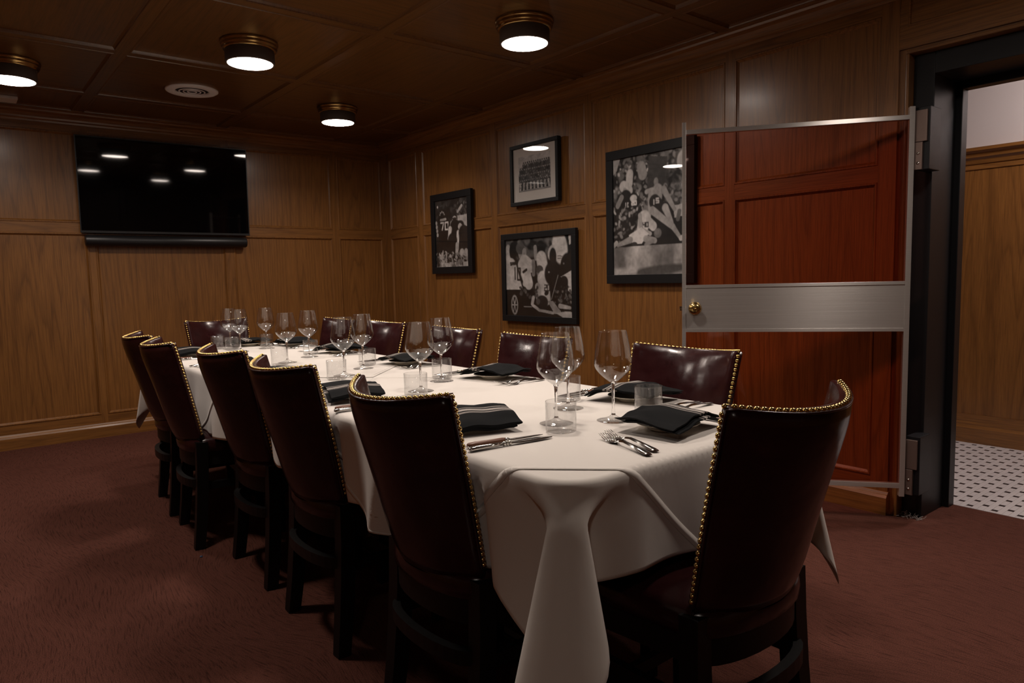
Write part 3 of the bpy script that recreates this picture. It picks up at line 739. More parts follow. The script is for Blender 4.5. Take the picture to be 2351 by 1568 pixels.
# ================================================================ table and cloths
TX0, TX1, TY0, TY1, TZ = 1.55, 5.268, -2.548, -1.612, 0.765
table = empty('dining_table', ((TX0+TX1)/2, (TY0+TY1)/2, 0)); tag(table, 'long dining table hidden under white cloths', 'table')
cx_, cy_ = (TX0+TX1)/2, (TY0+TY1)/2
hx, hy = (TX1-TX0)/2, (TY1-TY0)/2
tv_, tf_ = [], []
for z in (TZ-0.035, TZ-0.006):
    for (sx, sy, a0) in ((1, -1, -90), (1, 1, 0), (-1, 1, 90), (-1, -1, 180)):
        for k in range(9):
            a = math.radians(a0+90*k/8); tv_.append((sx*(hx-0.105)+0.085*math.cos(a), sy*(hy-0.105)+0.085*math.sin(a), z))
tf_ = [tuple(range(35, -1, -1)), tuple(range(36, 72))]+[(k, (k+1) % 36, 36+(k+1) % 36, 36+k) for k in range(36)]
mk('tabletop', tv_, tf_, 'black_wood', table)
for px in (-1.25, 0.0, 1.25):
    lathe('column', [(0.05, 0.03), (0.038, 0.06), (0.034, 0.3), (0.034, 0.68), (0.05, 0.73)], 'black_wood', table, 20).location = (px, 0, 0)
    box('foot', (px-0.28, -0.05, 0), (px+0.28, 0.05, 0.032), 'black_wood', table, 0.008)
    box('bearer', (px-0.05, -0.36, 0.70), (px+0.05, 0.36, TZ-0.035), 'black_wood', table)
LEFT = [(4.768, -2.615), (4.038, -2.610), (3.405, -2.600), (2.785, -2.680), (2.215, -2.650)]
RIGHT = [(4.745, -1.512), (3.965, -1.505), (3.285, -1.445), (2.485, -1.400), (1.870, -1.420)]
RC, RE = 0.085, 0.018
def perim():
    """points (x, y, nx, ny, corner offset d or None, corner idx) round the table edge, inset by RE"""
    out = []
    x0, x1, y0, y1 = TX0+RE, TX1-RE, TY0+RE, TY1-RE
    cs = [((x1-RC, y0+RC), -90, 3), ((x1-RC, y1-RC), 0, 1), ((x0+RC, y1-RC), 90, 2), ((x0+RC, y0+RC), 180, 0)]
    def straight(p, q, n_, st):
        L_ = math.hypot(q[0]-p[0], q[1]-p[1]); m_ = int(L_/st)
        for i in range(m_): t_ = i/m_; out.append((p[0]+(q[0]-p[0])*t_, p[1]+(q[1]-p[1])*t_, n_[0], n_[1]))
    def arc(c, a0):
        for i in range(14): a = math.radians(a0+90*i/14); out.append((c[0]+RC*math.cos(a), c[1]+RC*math.sin(a), math.cos(a), math.sin(a)))
    st = 0.0125
    straight((x0+RC, y0), (x1-RC, y0), (0, -1), st); arc(cs[0][0], -90)
    straight((x1, y0+RC), (x1, y1-RC), (1, 0), st); arc(cs[1][0], 0)
    straight((x1-RC, y1), (x0+RC, y1), (0, 1), st); arc(cs[2][0], 90)
    straight((x0, y1-RC), (x0, y0+RC), (-1, 0), st); arc(cs[3][0], 180)
    return out, [c[0] for c in cs]
PER, CORN = perim()
CDIR = [(1, -1), (1, 1), (-1, 1), (-1, -1)]
TIP = [0.54, 0.44, 0.40, 0.45]
HANG = 0.215
def side_wave(x, y, nx_, ny_):
    """outward swing of the skirt per metre of hang"""
    s = x if abs(ny_) > abs(nx_) else y
    k = 11.0 if abs(ny_) > abs(nx_) else 9.0
    return 0.05+0.06*math.sin(k*s+1.1)+0.045*math.sin(2.3*k*s+0.4)
def corner_q(x, y):
    best = None
    for i, (c, d) in enumerate(zip(CORN, CDIR)):
        mx, my = c[0]+d[0]*RC*0.7071, c[1]+d[1]*RC*0.7071
        dist = math.hypot(x-mx, y-my)
        if best is None or dist < best[0]:
            tx, ty = -d[1]*0.7071, d[0]*0.7071
            sg = 1 if ((x-mx)*tx+(y-my)*ty) > 0 else -1
            best = (dist, i, sg)
    return best
def skirt_pt(x, y, nx_, ny_, t, lift=0.0):
    """t: cloth length past the start of the rounded edge"""
    q_ = RE*PI/2
    if t < q_: a = t/RE; o_, dn = RE*math.sin(a), RE*(1-math.cos(a)); ov = 0.0
    else: o_, dn = RE, RE+(t-q_); ov = t-q_
    o_ += ov*side_wave(x, y, nx_, ny_)
    dist, ci, sg = corner_q(x, y)
    px, py = x+nx_*(o_+lift*math.sin(min(1, t/q_)*PI/2)), y+ny_*(o_+lift*math.sin(min(1, t/q_)*PI/2))
    if dist < 0.175 and ov > 0:
        e = CDIR[ci]; ex, ey = e[0]*0.7071, e[1]*0.7071; fx, fy = -ey, ex
        c_ = CORN[ci]; mx, my = c_[0]+e[0]*RC*0.7071, c_[1]+e[1]*RC*0.7071
        kw = 1.0 if ci == 0 else 0.4
        wl, pr_ = 0.026+0.20*kw*ov, 0.026+(0.40 if ci == 0 else 0.22)*ov
        en, fn = -0.008-0.06*ov, 0.034*kw+0.05*kw*ov          # neck beside the hanging corner
        sw = -0.06*ov                                      # the point swings a little to one side
        if dist < 0.10:
            ph = dist/0.10
            te = en+(pr_-en)*max(0.0, math.cos(ph*PI/2))**0.45
            tf = sg*(wl*math.sin(min(1.0, ph/0.62)*PI/2) if ph < 0.62 else fn+(wl-fn)*(0.5+0.5*math.cos((ph-0.62)/0.38*PI)))+sw*(1-ph)
            tx_, ty_ = mx+ex*te+fx*tf, my+ey*te+fy*tf
        else:
            r_ = (dist-0.10)/0.075; r_ = r_*r_*(3-2*r_)
            nx2, ny2 = mx+ex*en+fx*sg*fn, my+ey*en+fy*sg*fn
            tx_, ty_ = nx2+(px-nx2)*r_, ny2+(py-ny2)*r_
        kap = min(1.0, ov/0.07); kap = kap*kap*(3-2*kap)
        px += (tx_-px)*kap; py += (ty_-py)*kap
    if ny_ < -0.9 and ov > 0.0:                 # the left row of chairs is pushed in against the cloth
        zz = TZ+0.001-dn
        for (qx, qy) in LEFT:
            u_ = (px-qx)/0.212
            if abs(u_) < 1.4 and zz > 0.42:
                vv = (zz-0.475)/0.441
                yf_ = qy+0.098*(1-vv)*(1+0.1*vv)-(0.072+0.024*vv)*max(0.0, 1-u_*u_)+0.030+0.012*max(0.0, 1-u_*u_)+lift
                if abs(u_) > 1.0: yf_ -= (abs(u_)-1.0)/0.4*0.10
                d_ = yf_-py; d_ = 0.5*(d_+math.sqrt(d_*d_+0.00012)); g_ = min(1.0, ov/0.05)
                py += d_*g_*g_*(3-2*g_)
    return (px, py, TZ+0.001-dn+lift*(1-min(1, t/q_)))
def hang_len(x, y, nx_, ny_):
    dist, ci, sg = corner_q(x, y)
    L_ = HANG+0.010*math.sin(7*x+3*y)+(0.03 if ny_ < -0.5 else 0.0)
    sg_ = sg*dist*(-1 if ci == 1 else 1)
    if ci != 0: L_ += (TIP[ci]-L_)*max(0.0, 1-dist/0.15)
    elif -0.17 < sg_ < 0.10:
        L_ += (TIP[ci]-L_)*(max(0.0, (0.10-sg_)/0.16) if sg_ > -0.06 else (sg_+0.17)/0.11)
    return L_+RE*PI/2
v, f = [], []
NT = 30; N = len(PER)
for (x, y, a, b) in PER:
    Lh = hang_len(x, y, a, b)
    for k in range(NT):
        t_ = (RE*PI/2)*k/6 if k <= 6 else RE*PI/2+(Lh-RE*PI/2)*(k-6)/(NT-1-6)
        v.append(skirt_pt(x, y, a, b, t_))
for i in range(N):
    i2 = (i+1) % N
    for k in range(NT-1): f.append((i*NT+k, i*NT+k+1, i2*NT+k+1, i2*NT+k))
# flat top as concentric rings (gives clean shading)
ctr = []
f.append(tuple(i*NT for i in range(N)))
bc_ = mk('tablecloth', v, f, 'linen', None, True); fixn(bc_)
sm = bc_.modifiers.new('thick', 'SOLIDIFY'); sm.thickness = 0.0012; sm.offset = -1
tag(bc_, 'white base tablecloth with corners hanging to points', 'tablecloth')
def overlay(cx, d, label, lift, nseg=96):
    v, uvs = [], []
    def fold(x, y):
        x0, x1, y0, y1 = TX0+RE, TX1-RE, TY0+RE, TY1-RE
        sag_ = lambda q: q if q < 0.2 else 0.2+0.14*math.tanh((q-0.2)/0.2)
        if y < y0: return skirt_pt(x, y0, 0, -1, sag_(y0-y), lift)
        if y > y1: return skirt_pt(x, y1, 0, 1, sag_(y-y1), lift)
        if x > x1: return skirt_pt(x1, y, 1, 0, x-x1, lift)
        if x < x0: return skirt_pt(x0, y, -1, 0, x0-x, lift)
        return (x, y, TZ+0.001+lift)
    for j in range(nseg+1):
        for i in range(nseg+1):
            a, b = -1+2*i/nseg, -1+2*j/nseg
            v.append(fold(cx+(a+b)/2*d, cy_+(b-a)/2*d))
    n = nseg+1
    f = [(j*n+i, j*n+i+1, (j+1)*n+i+1, (j+1)*n+i) for j in range(nseg) for i in range(nseg)]
    o = mk('tablecloth', v, f, 'linen', None, True); fixn(o)
    s_ = o.modifiers.new('thick', 'SOLIDIFY'); s_.thickness = 0.0009; s_.offset = 1
    tag(o, label, 'tablecloth', 'square white cloths laid cornerwise')
    # stitched hem, a doubled strip round the border
    hv, hf = [], []
    seq = []
    for k in range(nseg): seq.append((-1+2*k/nseg, -1.0, 0, 1))
    for k in range(nseg): seq.append((1.0, -1+2*k/nseg, -1, 0))
    for k in range(nseg): seq.append((1-2*k/nseg, 1.0, 0, -1))
    for k in range(nseg): seq.append((-1.0, 1-2*k/nseg, 1, 0))
    w_ = 0.026
    for (a, b, ia, ib) in seq:
        for m_ in (0.0, w_):
            aa, bb = a+ia*m_, b+ib*m_
            aa = max(-1+m_, min(1-m_, aa)); bb = max(-1+m_, min(1-m_, bb))
            hv.append(fold(cx+(aa+bb)/2*d, cy_+(bb-aa)/2*d))
    M_ = len(seq)
    for k in range(M_): k2 = (k+1) % M_; hf.append((k*2, k2*2, k2*2+1, k*2+1))
    h = mk('hem', hv, hf, 'linen', o, True); fixn(h)
    s_ = h.modifiers.new('thick', 'SOLIDIFY'); s_.thickness = 0.0017; s_.offset = 1
    return o
overlay(4.59, 0.97, 'white square cloth laid cornerwise over the near half of the table', 0.0008)
overlay(2.60, 1.00, 'white square cloth laid cornerwise over the far half of the table', 0.0008)
def top_at(x, y): return TZ+0.0037     # highest cloth layer under the tableware

# ================================================================ chairs
ZB, ZT = 0.475, 0.919
def back_S(u, vv):
    w_ = 0.182+0.030*(vv*1.1-0.1*vv*vv)
    yb = 0.098*(1-vv)*(1.0+0.10*vv)
    sag = 0.072+0.024*vv
    return Vector((w_*u, yb-sag*(1-u*u), ZB+(ZT-ZB)*vv-0.018*(1-u*u)*vv**3))
def back_N(u, vv):
    e = 1e-3
    du = back_S(u+e, vv)-back_S(u-e, vv); dv = back_S(u, vv+e)-back_S(u, vv-e)
    n = dv.cross(du); n.normalize()
    return n if n.y > 0 else -n
def make_chair(nails_single):
    t = empty('dining_chair')
    nu, nv = 26, 18
    def sheet(fn):
        v = []
        for j in range(nv+1):
            for i in range(nu+1):
                v.append(fn(-1+2*i/nu, j/nv))
        return v
    n = nu+1
    pil = lambda u, q: (1-abs(u)**3.2)*(1-abs(2*q-1)**3.2)
    ez = lambda u: 1-0.5*max(0, abs(u)-0.93)/0.07
    front = sheet(lambda u, q: back_S(u, q)+back_N(u, q)*(0.014+0.026*pil(u, q)))
    fgrid = [(j*n+i, (j+1)*n+i, (j+1)*n+i+1, j*n+i+1) for j in range(nv) for i in range(nu)]
    border = [(i, 0) for i in range(nu)] + [(nu, j) for j in range(nv)] + [(nu-i, nv) for i in range(nu)] + [(0, nv-j) for j in range(nv)]
    bid = [j*n+i for i, j in border]
    # padded front with the rim strip turning over the edge
    v = list(front); f = list(fgrid); prev = bid
    for off, inset in ((0.011, -0.004), (0.004, -0.006), (-0.012, -0.0055)):
        ring = []
        for i, j in border:
            u, q = -1+2*i/nu, j/nv
            p = back_S(u, q); c = back_S(u*0.9, 0.5+(q-0.5)*0.9); o_ = (p-c); o_.normalize()
            ring.append(len(v)); v.append(p+back_N(u, q)*off-o_*inset)
        m_ = len(ring)
        for k in range(m_): k2 = (k+1) % m_; f.append((prev[k], prev[k2], ring[k2], ring[k]))
        prev = ring
    rest = fixn(mk('backrest', v, f, 'leather', t, True))
    # outer cover
    rear = sheet(lambda u, q: back_S(u, q)-back_N(u, q)*(0.013+0.010*(1-abs(u)**6)*(1-abs(2*q-1)**6)))
    v = list(rear); f = [tuple(reversed(q)) for q in fgrid]
    ring = []
    for i, j in border:
        u, q = -1+2*i/nu, j/nv
        ring.append(len(v)); v.append(back_S(u, q)+back_N(u, q)*0.0)
    m_ = len(ring)
    for k in range(m_): k2 = (k+1) % m_; f.append((bid[k], ring[k], ring[k2], bid[k2]))
    cover = fixn(mk('back_cover', v, f, 'leather', t, True))
    # welt along the outer edge
    pts = []
    for q in np.linspace(0.04, 1, 22): pts.append(back_S(-1, q)-back_N(-1, q)*0.0125+Vector((-0.0025, 0, 0)))
    for u in np.linspace(-1, 1, 30)[1:-1]: pts.append(back_S(u, 1)-back_N(u, 1)*0.0125+Vector((0, 0, 0.003)))
    for q in np.linspace(1, 0.04, 22): pts.append(back_S(1, q)-back_N(1, q)*0.0125+Vector((0.0025, 0, 0)))
    v, f = tube_vf(pts, 0.0028, 6); mk('welt', v, f, 'leather', cover, True)
    # nailheads along the rim
    path = []
    for q in np.linspace(0.06, 1, 1500): path.append((-1, q))
    for u in np.linspace(-1, 1, 1500): path.append((u, 1))
    for q in np.linspace(1, 0.06, 1500): path.append((1, q))
    acc, last, spots = 0.0, None, []
    step = 0.0142
    for (u, q) in path:
        p = back_S(u, q)-back_N(u, q)*0.0035
        if last is not None: acc += (p-last).length
        if last is None or acc >= step:
            acc = 0.0
            c = back_S(u*0.9, 0.5+(q-0.5)*0.9)
            if abs(u) == 1 and q < 0.985: o_ = Vector((u, 0, 0.05))
            elif abs(u) > 0.985: o_ = Vector((u*0.7, 0, 0.7))
            else: o_ = Vector((0, 0, 1))
            nn = back_N(u, q); o_ = o_-nn*o_.dot(nn); o_.normalize()
            spots.append((p+o_*0.005, o_))
        last = p
    hv, hf = lathe_vf([(0.0066, 0.0), (0.0062, 0.0022), (0.0047, 0.0043), (0.0025, 0.0054), (0.0002, 0.0058)], 8)
    if nails_single:
        src = None
        for p, o_ in spots:
            if src is None:
                nl = mk('nail', hv, hf, 'brass', rest, True); src = nl
            else: nl = inst('nail', src, rest)
            nl.location = p; nl.rotation_mode = 'QUATERNION'; nl.rotation_quaternion = o_.to_track_quat('Z', 'Y')
    else:
        mb = MB()
        for p, o_ in spots:
            R = o_.to_track_quat('Z', 'Y').to_matrix()
            mb.add([p+R @ Vector(q) for q in hv], hf)
        o = mb.build('nail_trim', 'brass', rest, True); o['kind'] = 'stuff'
    # seat: rounded at the back
    outl = []
    fw_, bw_, yf = 0.228, 0.198, 0.445
    m_ = 14
    for k in range(m_+1): outl.append((-bw_*math.cos(PI*k/m_), 0.105-0.085*math.sin(PI*k/m_)**0.9))
    outl += [(bw_+(fw_-bw_)*a, 0.105+(yf-0.03-0.105)*a) for a in (0.25, 0.5, 0.75, 1.0)]
    for k in range(1, 6): a = PI/2*k/5; outl.append((fw_-0.03+0.03*math.cos(a), yf-0.03+0.03*math.sin(a)))
    outl += [(fw_-0.03-(2*fw_-0.06)*a, yf+0.012*math.sin(PI*a)) for a in (0.2, 0.4, 0.6, 0.8)]
    for k in range(0, 6): a = PI/2+PI/2*k/5; outl.append((-fw_+0.03+0.03*math.cos(a), yf-0.03+0.03*math.sin(a)))
    outl += [(-fw_-(bw_-fw_)*a, 0.105+(yf-0.03-0.105)*(1-a)) for a in (0.25, 0.5, 0.75)]
    c0 = (0.0, 0.235)
    def ringed(levels):
        v, f = [], []; m2 = len(outl)
        for sc_, z in levels:
            for (x, y) in outl: v.append((c0[0]+(x-c0[0])*sc_, c0[1]+(y-c0[1])*sc_, z))
        for j in range(len(levels)-1):
            for k in range(m2): k2 = (k+1) % m2; f.append((j*m2+k, j*m2+k2, (j+1)*m2+k2, (j+1)*m2+k))
        f.append(tuple(range(m2-1, -1, -1))); f.append(tuple((len(levels)-1)*m2+k for k in range(m2)))
        return v, f
    v, f = ringed([(0.965, 0.424), (1.0, 0.430), (1.008, 0.45), (1.0, 0.468), (0.97, 0.481), (0.90, 0.491), (0.75, 0.500), (0.5, 0.507), (0.25, 0.510)])
    fixn(mk('seat', v, f, 'leather', t, True))
    v, f = ringed([(0.955, 0.365), (0.96, 0.366), (0.96, 0.4235), (0.95, 0.424)])
    autosmooth(fixn(mk('apron', v, f, 'black_wood', t)))
    # legs
    for s in (-1, 1):
        tube('leg', [(s*0.186, 0.088, 0.475), (s*0.188, 0.085, 0.36), (s*0.190, 0.078, 0.24), (s*0.194, 0.067, 0.12), (s*0.200, 0.052, 0.0)], [(0.022, 0.024), (0.023, 0.024), (0.023, 0.024), (0.022, 0.023), (0.020, 0.021)], 'black_wood', t, 4, True)
        tube('leg', [(s*0.200, 0.412, 0.425), (s*0.198, 0.412, 0.2), (s*0.196, 0.412, 0.0)], [0.022, 0.020, 0.017], 'black_wood', t, 4, True)
        tube('stretcher', [(s*0.19, 0.09, 0.275), (s*0.195, 0.40, 0.275)], [(0.010, 0.016)]*2, 'black_wood', t, 4, True)
    arc = [(-0.178*math.cos(PI*k/14), 0.084-0.062*math.sin(PI*k/14)**0.85, 0.290) for k in range(15)]
    tube('curved_rail', arc, [(0.011, 0.018)]*15, 'black_wood', t, 4, True)
    tube('stretcher', [(-0.195, 0.395, 0.16), (0.195, 0.395, 0.16)], [(0.010, 0.016)]*2, 'black_wood', t, 4, True)
    return t
def copy_tree(src, parent=None):
    c = src.copy(); COL.objects.link(c); c.parent = parent
    for ch in list(src.children): copy_tree(ch, c)
    return c
def copy_chair(src, loc, rz):
    c = copy_tree(src); c.location = loc; c.rotation_euler = (0, 0, rz)
    return c
LBASE = 'burgundy leather chair with brass nailheads, '
ORD = ['first', 'second', 'third', 'fourth', 'fifth']
cE = make_chair(True); cE.location = (*LEFT[0], 0); cE.rotation_euler = (0, 0, 0)
cF = copy_chair(cE, (5.470, -2.118, 0), PI/2)
cD = make_chair(False); cD.location = (*LEFT[1], 0)
chairs = [cE, cF, cD]
tag(cE, LBASE+'nearest of the left row, back to the viewer', 'chair', 'dining chairs round the table')
tag(cF, LBASE+'at the near end of the table', 'chair', 'dining chairs round the table')
tag(cD, LBASE+'second from the viewer in the left row', 'chair', 'dining chairs round the table')
for k in (2, 3, 4):
    c = copy_chair(cD, (*LEFT[k], 0), math.radians((0, 0, -1, -5, -5)[k])); tag(c, LBASE+('%s from the viewer in the left row' % ORD[k] if k < 4 else 'farthest of the left row'), 'chair', 'dining chairs round the table')
for k in range(5):
    c = copy_chair(cD, (*RIGHT[k], 0), PI+math.radians((0, 1, -1, 1, 0)[k]))
    tag(c, LBASE+('in front of the glass door' if k == 0 else '%s from the glass door along the picture wall' % ORD[k]), 'chair', 'dining chairs round the table')
c = copy_chair(cD, (1.13, -1.975, 0), -PI/2+math.radians(8)); tag(c, LBASE+'at the far end of the table under the television', 'chair', 'dining chairs round the table')

# ================================================================ tableware prototypes
def proto_wine():
    t = empty('wine_glass')
    outer = [(0.0075, 0.1072), (0.011, 0.1088), (0.022, 0.117), (0.036, 0.130), (0.047, 0.143), (0.0515, 0.153), (0.0520, 0.162), (0.0505, 0.177), (0.0470, 0.200), (0.0425, 0.224), (0.0380, 0.2475), (0.0376, 0.249)]
    inner = [(max(0.0002, r-0.0012), z+0.0009 if z < 0.24 else z) for r, z in outer]; inner[0] = (0.0004, 0.1095); inner[1] = (0.0088, 0.1105)
    o = lathe('bowl', outer+inner[::-1], 'glass', t, 40)
    lathe('stem', [(0.0060, 0.0158), (0.0052, 0.022), (0.0038, 0.035), (0.0036, 0.06), (0.0040, 0.085), (0.0050, 0.100), (0.0072, 0.1065), (0.0004, 0.1090)], 'glass_thick', t, 20, cap=(True, True))
    lathe('foot', [(0.0004, 0.0002), (0.0455, 0.0002), (0.0466, 0.0008), (0.0455, 0.0016), (0.038, 0.0030), (0.024, 0.0062), (0.012, 0.0115), (0.0068, 0.0156), (0.0004, 0.0157)], 'glass', t, 48, cap=(True, True))
    return t
def proto_tumbler():
    t = empty('tumbler')
    lathe('wall', [(0.0398, 0.0075), (0.0402, 0.0095), (0.0404, 0.078), (0.0399, 0.0797), (0.0390, 0.0788), (0.0387, 0.010), (0.0385, 0.0078)], 'glass', t, 48)
    lathe('base', [(0.0004, 0.0004), (0.036, 0.0004), (0.0385, 0.0018), (0.0398, 0.0045), (0.0398, 0.0072), (0.036, 0.0074), (0.028, 0.0066), (0.0004, 0.0062)], 'glass', t, 48, cap=(True, True))
    return t
def proto_plate():
    t = empty('side_plate')
    lathe('dish', [(0.0005, 0.004), (0.05, 0.004), (0.054, 0.0052), (0.062, 0.011), (0.082, 0.0165), (0.0835, 0.0175), (0.0825, 0.0188), (0.078, 0.0182), (0.060, 0.0135), (0.052, 0.0082), (0.0005, 0.0075)], 'china', t, 48)
    lathe('foot_ring', [(0.046, 0.005), (0.046, 0.0), (0.050, 0.0), (0.051, 0.005)], 'china', t, 48)
    return t
def proto_napkin(var):
    """black napkin folded over into a loose packet; x across, y into the table"""
    t = empty('napkin')
    nx_, ny_ = 34, 16
    W_, D_ = 0.122, 0.090
    def zt(x, y):
        ax, ay = abs(x)/W_, y/D_
        z = 0.034-0.022*ax**2.2-0.012*max(0, abs(ay)-0.35)**1.5
        z += 0.0028*math.sin(9*x*10+var)*ay*0.6 + 0.003*math.sin(26*y+var*2)*ax
        if x < -W_*0.72: z += 0.010*((-x-W_*0.72)/(W_*0.28))
        return z
    def layer(name, sx, sy, dx, dy, thick, drop, fold_left, uvoff):
        v, f, uv = [], [], []
        for side in (0, 1):
            for j in range(ny_+1):
                for i in range(nx_+1):
                    a, b = -1+2*i/nx_, -1+2*j/ny_
                    x, y = dx+a*W_*sx, dy+b*D_*sy+0.012*a*math.sin(var+1)
                    wob = 0.004*math.sin(3.1*a+var)+0.003*math.sin(5*b+var*1.7)
                    z = zt(x, y)+drop+wob*0.6
                    th = thick
                    if fold_left: th = thick*math.sqrt(max(0.0, 1-max(0, (-a-0.86)/0.14)**2)) if a < -0.86 else thick
                    e = max(abs(b)-0.93, 0)/0.07; th *= 1-0.5*e*e
                    v.append((x, y, max(0.0028+(0.001 if side == 0 else 0), z-(th if side else 0))))
                    uv.append((i/nx_*0.86+0.07+uvoff, j/ny_))
        n = nx_+1; S_ = n*(ny_+1)
        for j in range(ny_):
            for i in range(nx_):
                f.append((j*n+i, j*n+i+1, (j+1)*n+i+1, (j+1)*n+i)); f.append((S_+j*n+i, S_+(j+1)*n+i, S_+(j+1)*n+i+1, S_+j*n+i+1))
        for i in range(nx_): f.append((i, S_+i, S_+i+1, i+1)); f.append((ny_*n+i, ny_*n+i+1, S_+ny_*n+i+1, S_+ny_*n+i))
        for j in range(ny_): f.append((j*n, (j+1)*n, S_+(j+1)*n, S_+j*n)); f.append((j*n+nx_, S_+j*n+nx_, S_+(j+1)*n+nx_, (j+1)*n+nx_))
        o = mk(name, v, f, 'napkin_cloth', t, True, uv); fixn(o); autosmooth(o, 60)
    layer('upper_fold', 1.0, 1.0, 0, 0, 0.0075, 0.012, True, 0.0)
    layer('lower_fold', 0.95, 0.98, 0.004, -0.012, 0.0070, 0.003, True, 0.02)
    return t
def strip(name, secs, mat, parent, th=0.002):
    """flat bar: secs = (y, halfwidth, z centre, thickness)"""
    v, f = [], []
    for (y, hw_, z, tt) in secs:
        v += [(-hw_, y, z-tt/2), (-hw_*0.6, y, z+tt/2), (hw_*0.6, y, z+tt/2), (hw_, y, z-tt/2)]
    for k in range(len(secs)-1):
        for i in range(4):
            i2 = (i+1) % 4
            f.append((k*4+i, (k+1)*4+i, (k+1)*4+i2, k*4+i2))
    f.append((0, 1, 2, 3)); f.append(tuple(len(secs)*4-1-i for i in range(4)))
    return autosmooth(fixn(mk(name, v, f, mat, parent)), 50)
def proto_fork():
    t = empty('fork')
    strip('handle', [(-0.102, 0.004, 0.004, 0.003), (-0.100, 0.0085, 0.0045, 0.0035), (-0.09, 0.0105, 0.005, 0.004), (-0.075, 0.0095, 0.006, 0.004), (-0.04, 0.006, 0.010, 0.004), (0.0, 0.0035, 0.0125, 0.0042), (0.02, 0.0038, 0.010, 0.004)], 'steel', t)
    head = strip('head', [(0.02, 0.0038, 0.010, 0.004), (0.030, 0.0065, 0.0065, 0.003), (0.042, 0.0118, 0.0035, 0.0024), (0.055, 0.0125, 0.0022, 0.0022)], 'steel', t)
    for k in range(4):
        x = -0.0098+k*0.00653
        v, f = tube_vf([(x, 0.053, 0.0022), (x*0.98, 0.068, 0.0032), (x*0.95, 0.085, 0.0075), (x*0.9, 0.100, 0.0135)], [(0.0021, 0.0011), (0.0020, 0.0011), (0.0018, 0.0010), (0.0009, 0.0006)], 6)
        mk('tine', v, f, 'steel', head, True)
    return t
def proto_table_knife():
    t = empty('table_knife')
    v, f = tube_vf([(0, -0.118, 0.006), (0, -0.114, 0.006), (0, -0.10, 0.0065), (0, -0.06, 0.0062), (0, -0.025, 0.006)], [(0.004, 0.003), (0.0095, 0.0052), (0.0100, 0.0056), (0.0080, 0.0050), (0.0062, 0.0044)], 12)
    mk('handle', v, f, 'steel', t, True)
    for y in (-0.022, -0.014, -0.006):
        v, f = tube_vf([(0, y-0.003, 0.006), (0, y-0.0015, 0.006), (0, y+0.0015, 0.006), (0, y+0.003, 0.006)], [0.0045, 0.0062, 0.0062, 0.0045], 12); mk('collar', v, f, 'steel', t, True)
    strip('blade', [(-0.005, 0.0055, 0.006, 0.0035), (0.02, 0.0085, 0.005, 0.003), (0.07, 0.0095, 0.0045, 0.0025), (0.10, 0.0075, 0.004, 0.002), (0.115, 0.0035, 0.0035, 0.0016), (0.120, 0.0006, 0.0035, 0.0012)], 'steel', t)
    return t
def proto_steak_knife():
    t = empty('steak_knife')
    v, f = tube_vf([(0, -0.112, 0.0075), (0, -0.108, 0.0075), (0, -0.09, 0.0078), (0, -0.05, 0.0075), (0, -0.012, 0.0072), (0, -0.008, 0.0072)], [(0.006, 0.004), (0.0095, 0.0062), (0.0098, 0.0066), (0.0082, 0.0060), (0.0078, 0.0058), (0.006, 0.0045)], 12)
    mk('handle', v, f, 'knife_wood', t, True)
    v, f = tube_vf([(0, -0.1125, 0.0038), (0, -0.05, 0.0036), (0, -0.006, 0.0036)], [(0.0096, 0.0024), (0.0082, 0.0024), (0.0078, 0.0024)], 10); mk('tang', v, f, 'steel', t, True)
    v, f = tube_vf([(0, -0.009, 0.0065), (0, 0.004, 0.006)], [(0.0082, 0.0058), (0.0060, 0.0040)], 12); mk('bolster', v, f, 'steel', t, True)
    strip('blade', [(0.002, 0.0055, 0.0055, 0.003), (0.02, 0.0075, 0.005, 0.0022), (0.06, 0.0070, 0.0045, 0.002), (0.09, 0.0050, 0.004, 0.0016), (0.108, 0.0006, 0.0035, 0.001)], 'steel', t)
    return t
PROTO = {'wine': proto_wine(), 'tumbler': proto_tumbler(), 'plate': proto_plate(), 'fork': proto_fork(), 'knife': proto_table_knife(), 'steak': proto_steak_knife()}
NAPS = [proto_napkin(0.3), proto_napkin(2.1), proto_napkin(4.4)]
USED = set()
def put(src, x, y, rz, label, cat, group, dz=0.0):
    if src.name in USED:
        c = copy_tree(src)
    else:
        c = src; USED.add(src.name)
    c.location = (x, y, top_at(x, y)+dz); c.rotation_euler = (0, 0, rz)
    return tag(c, label, cat, group)
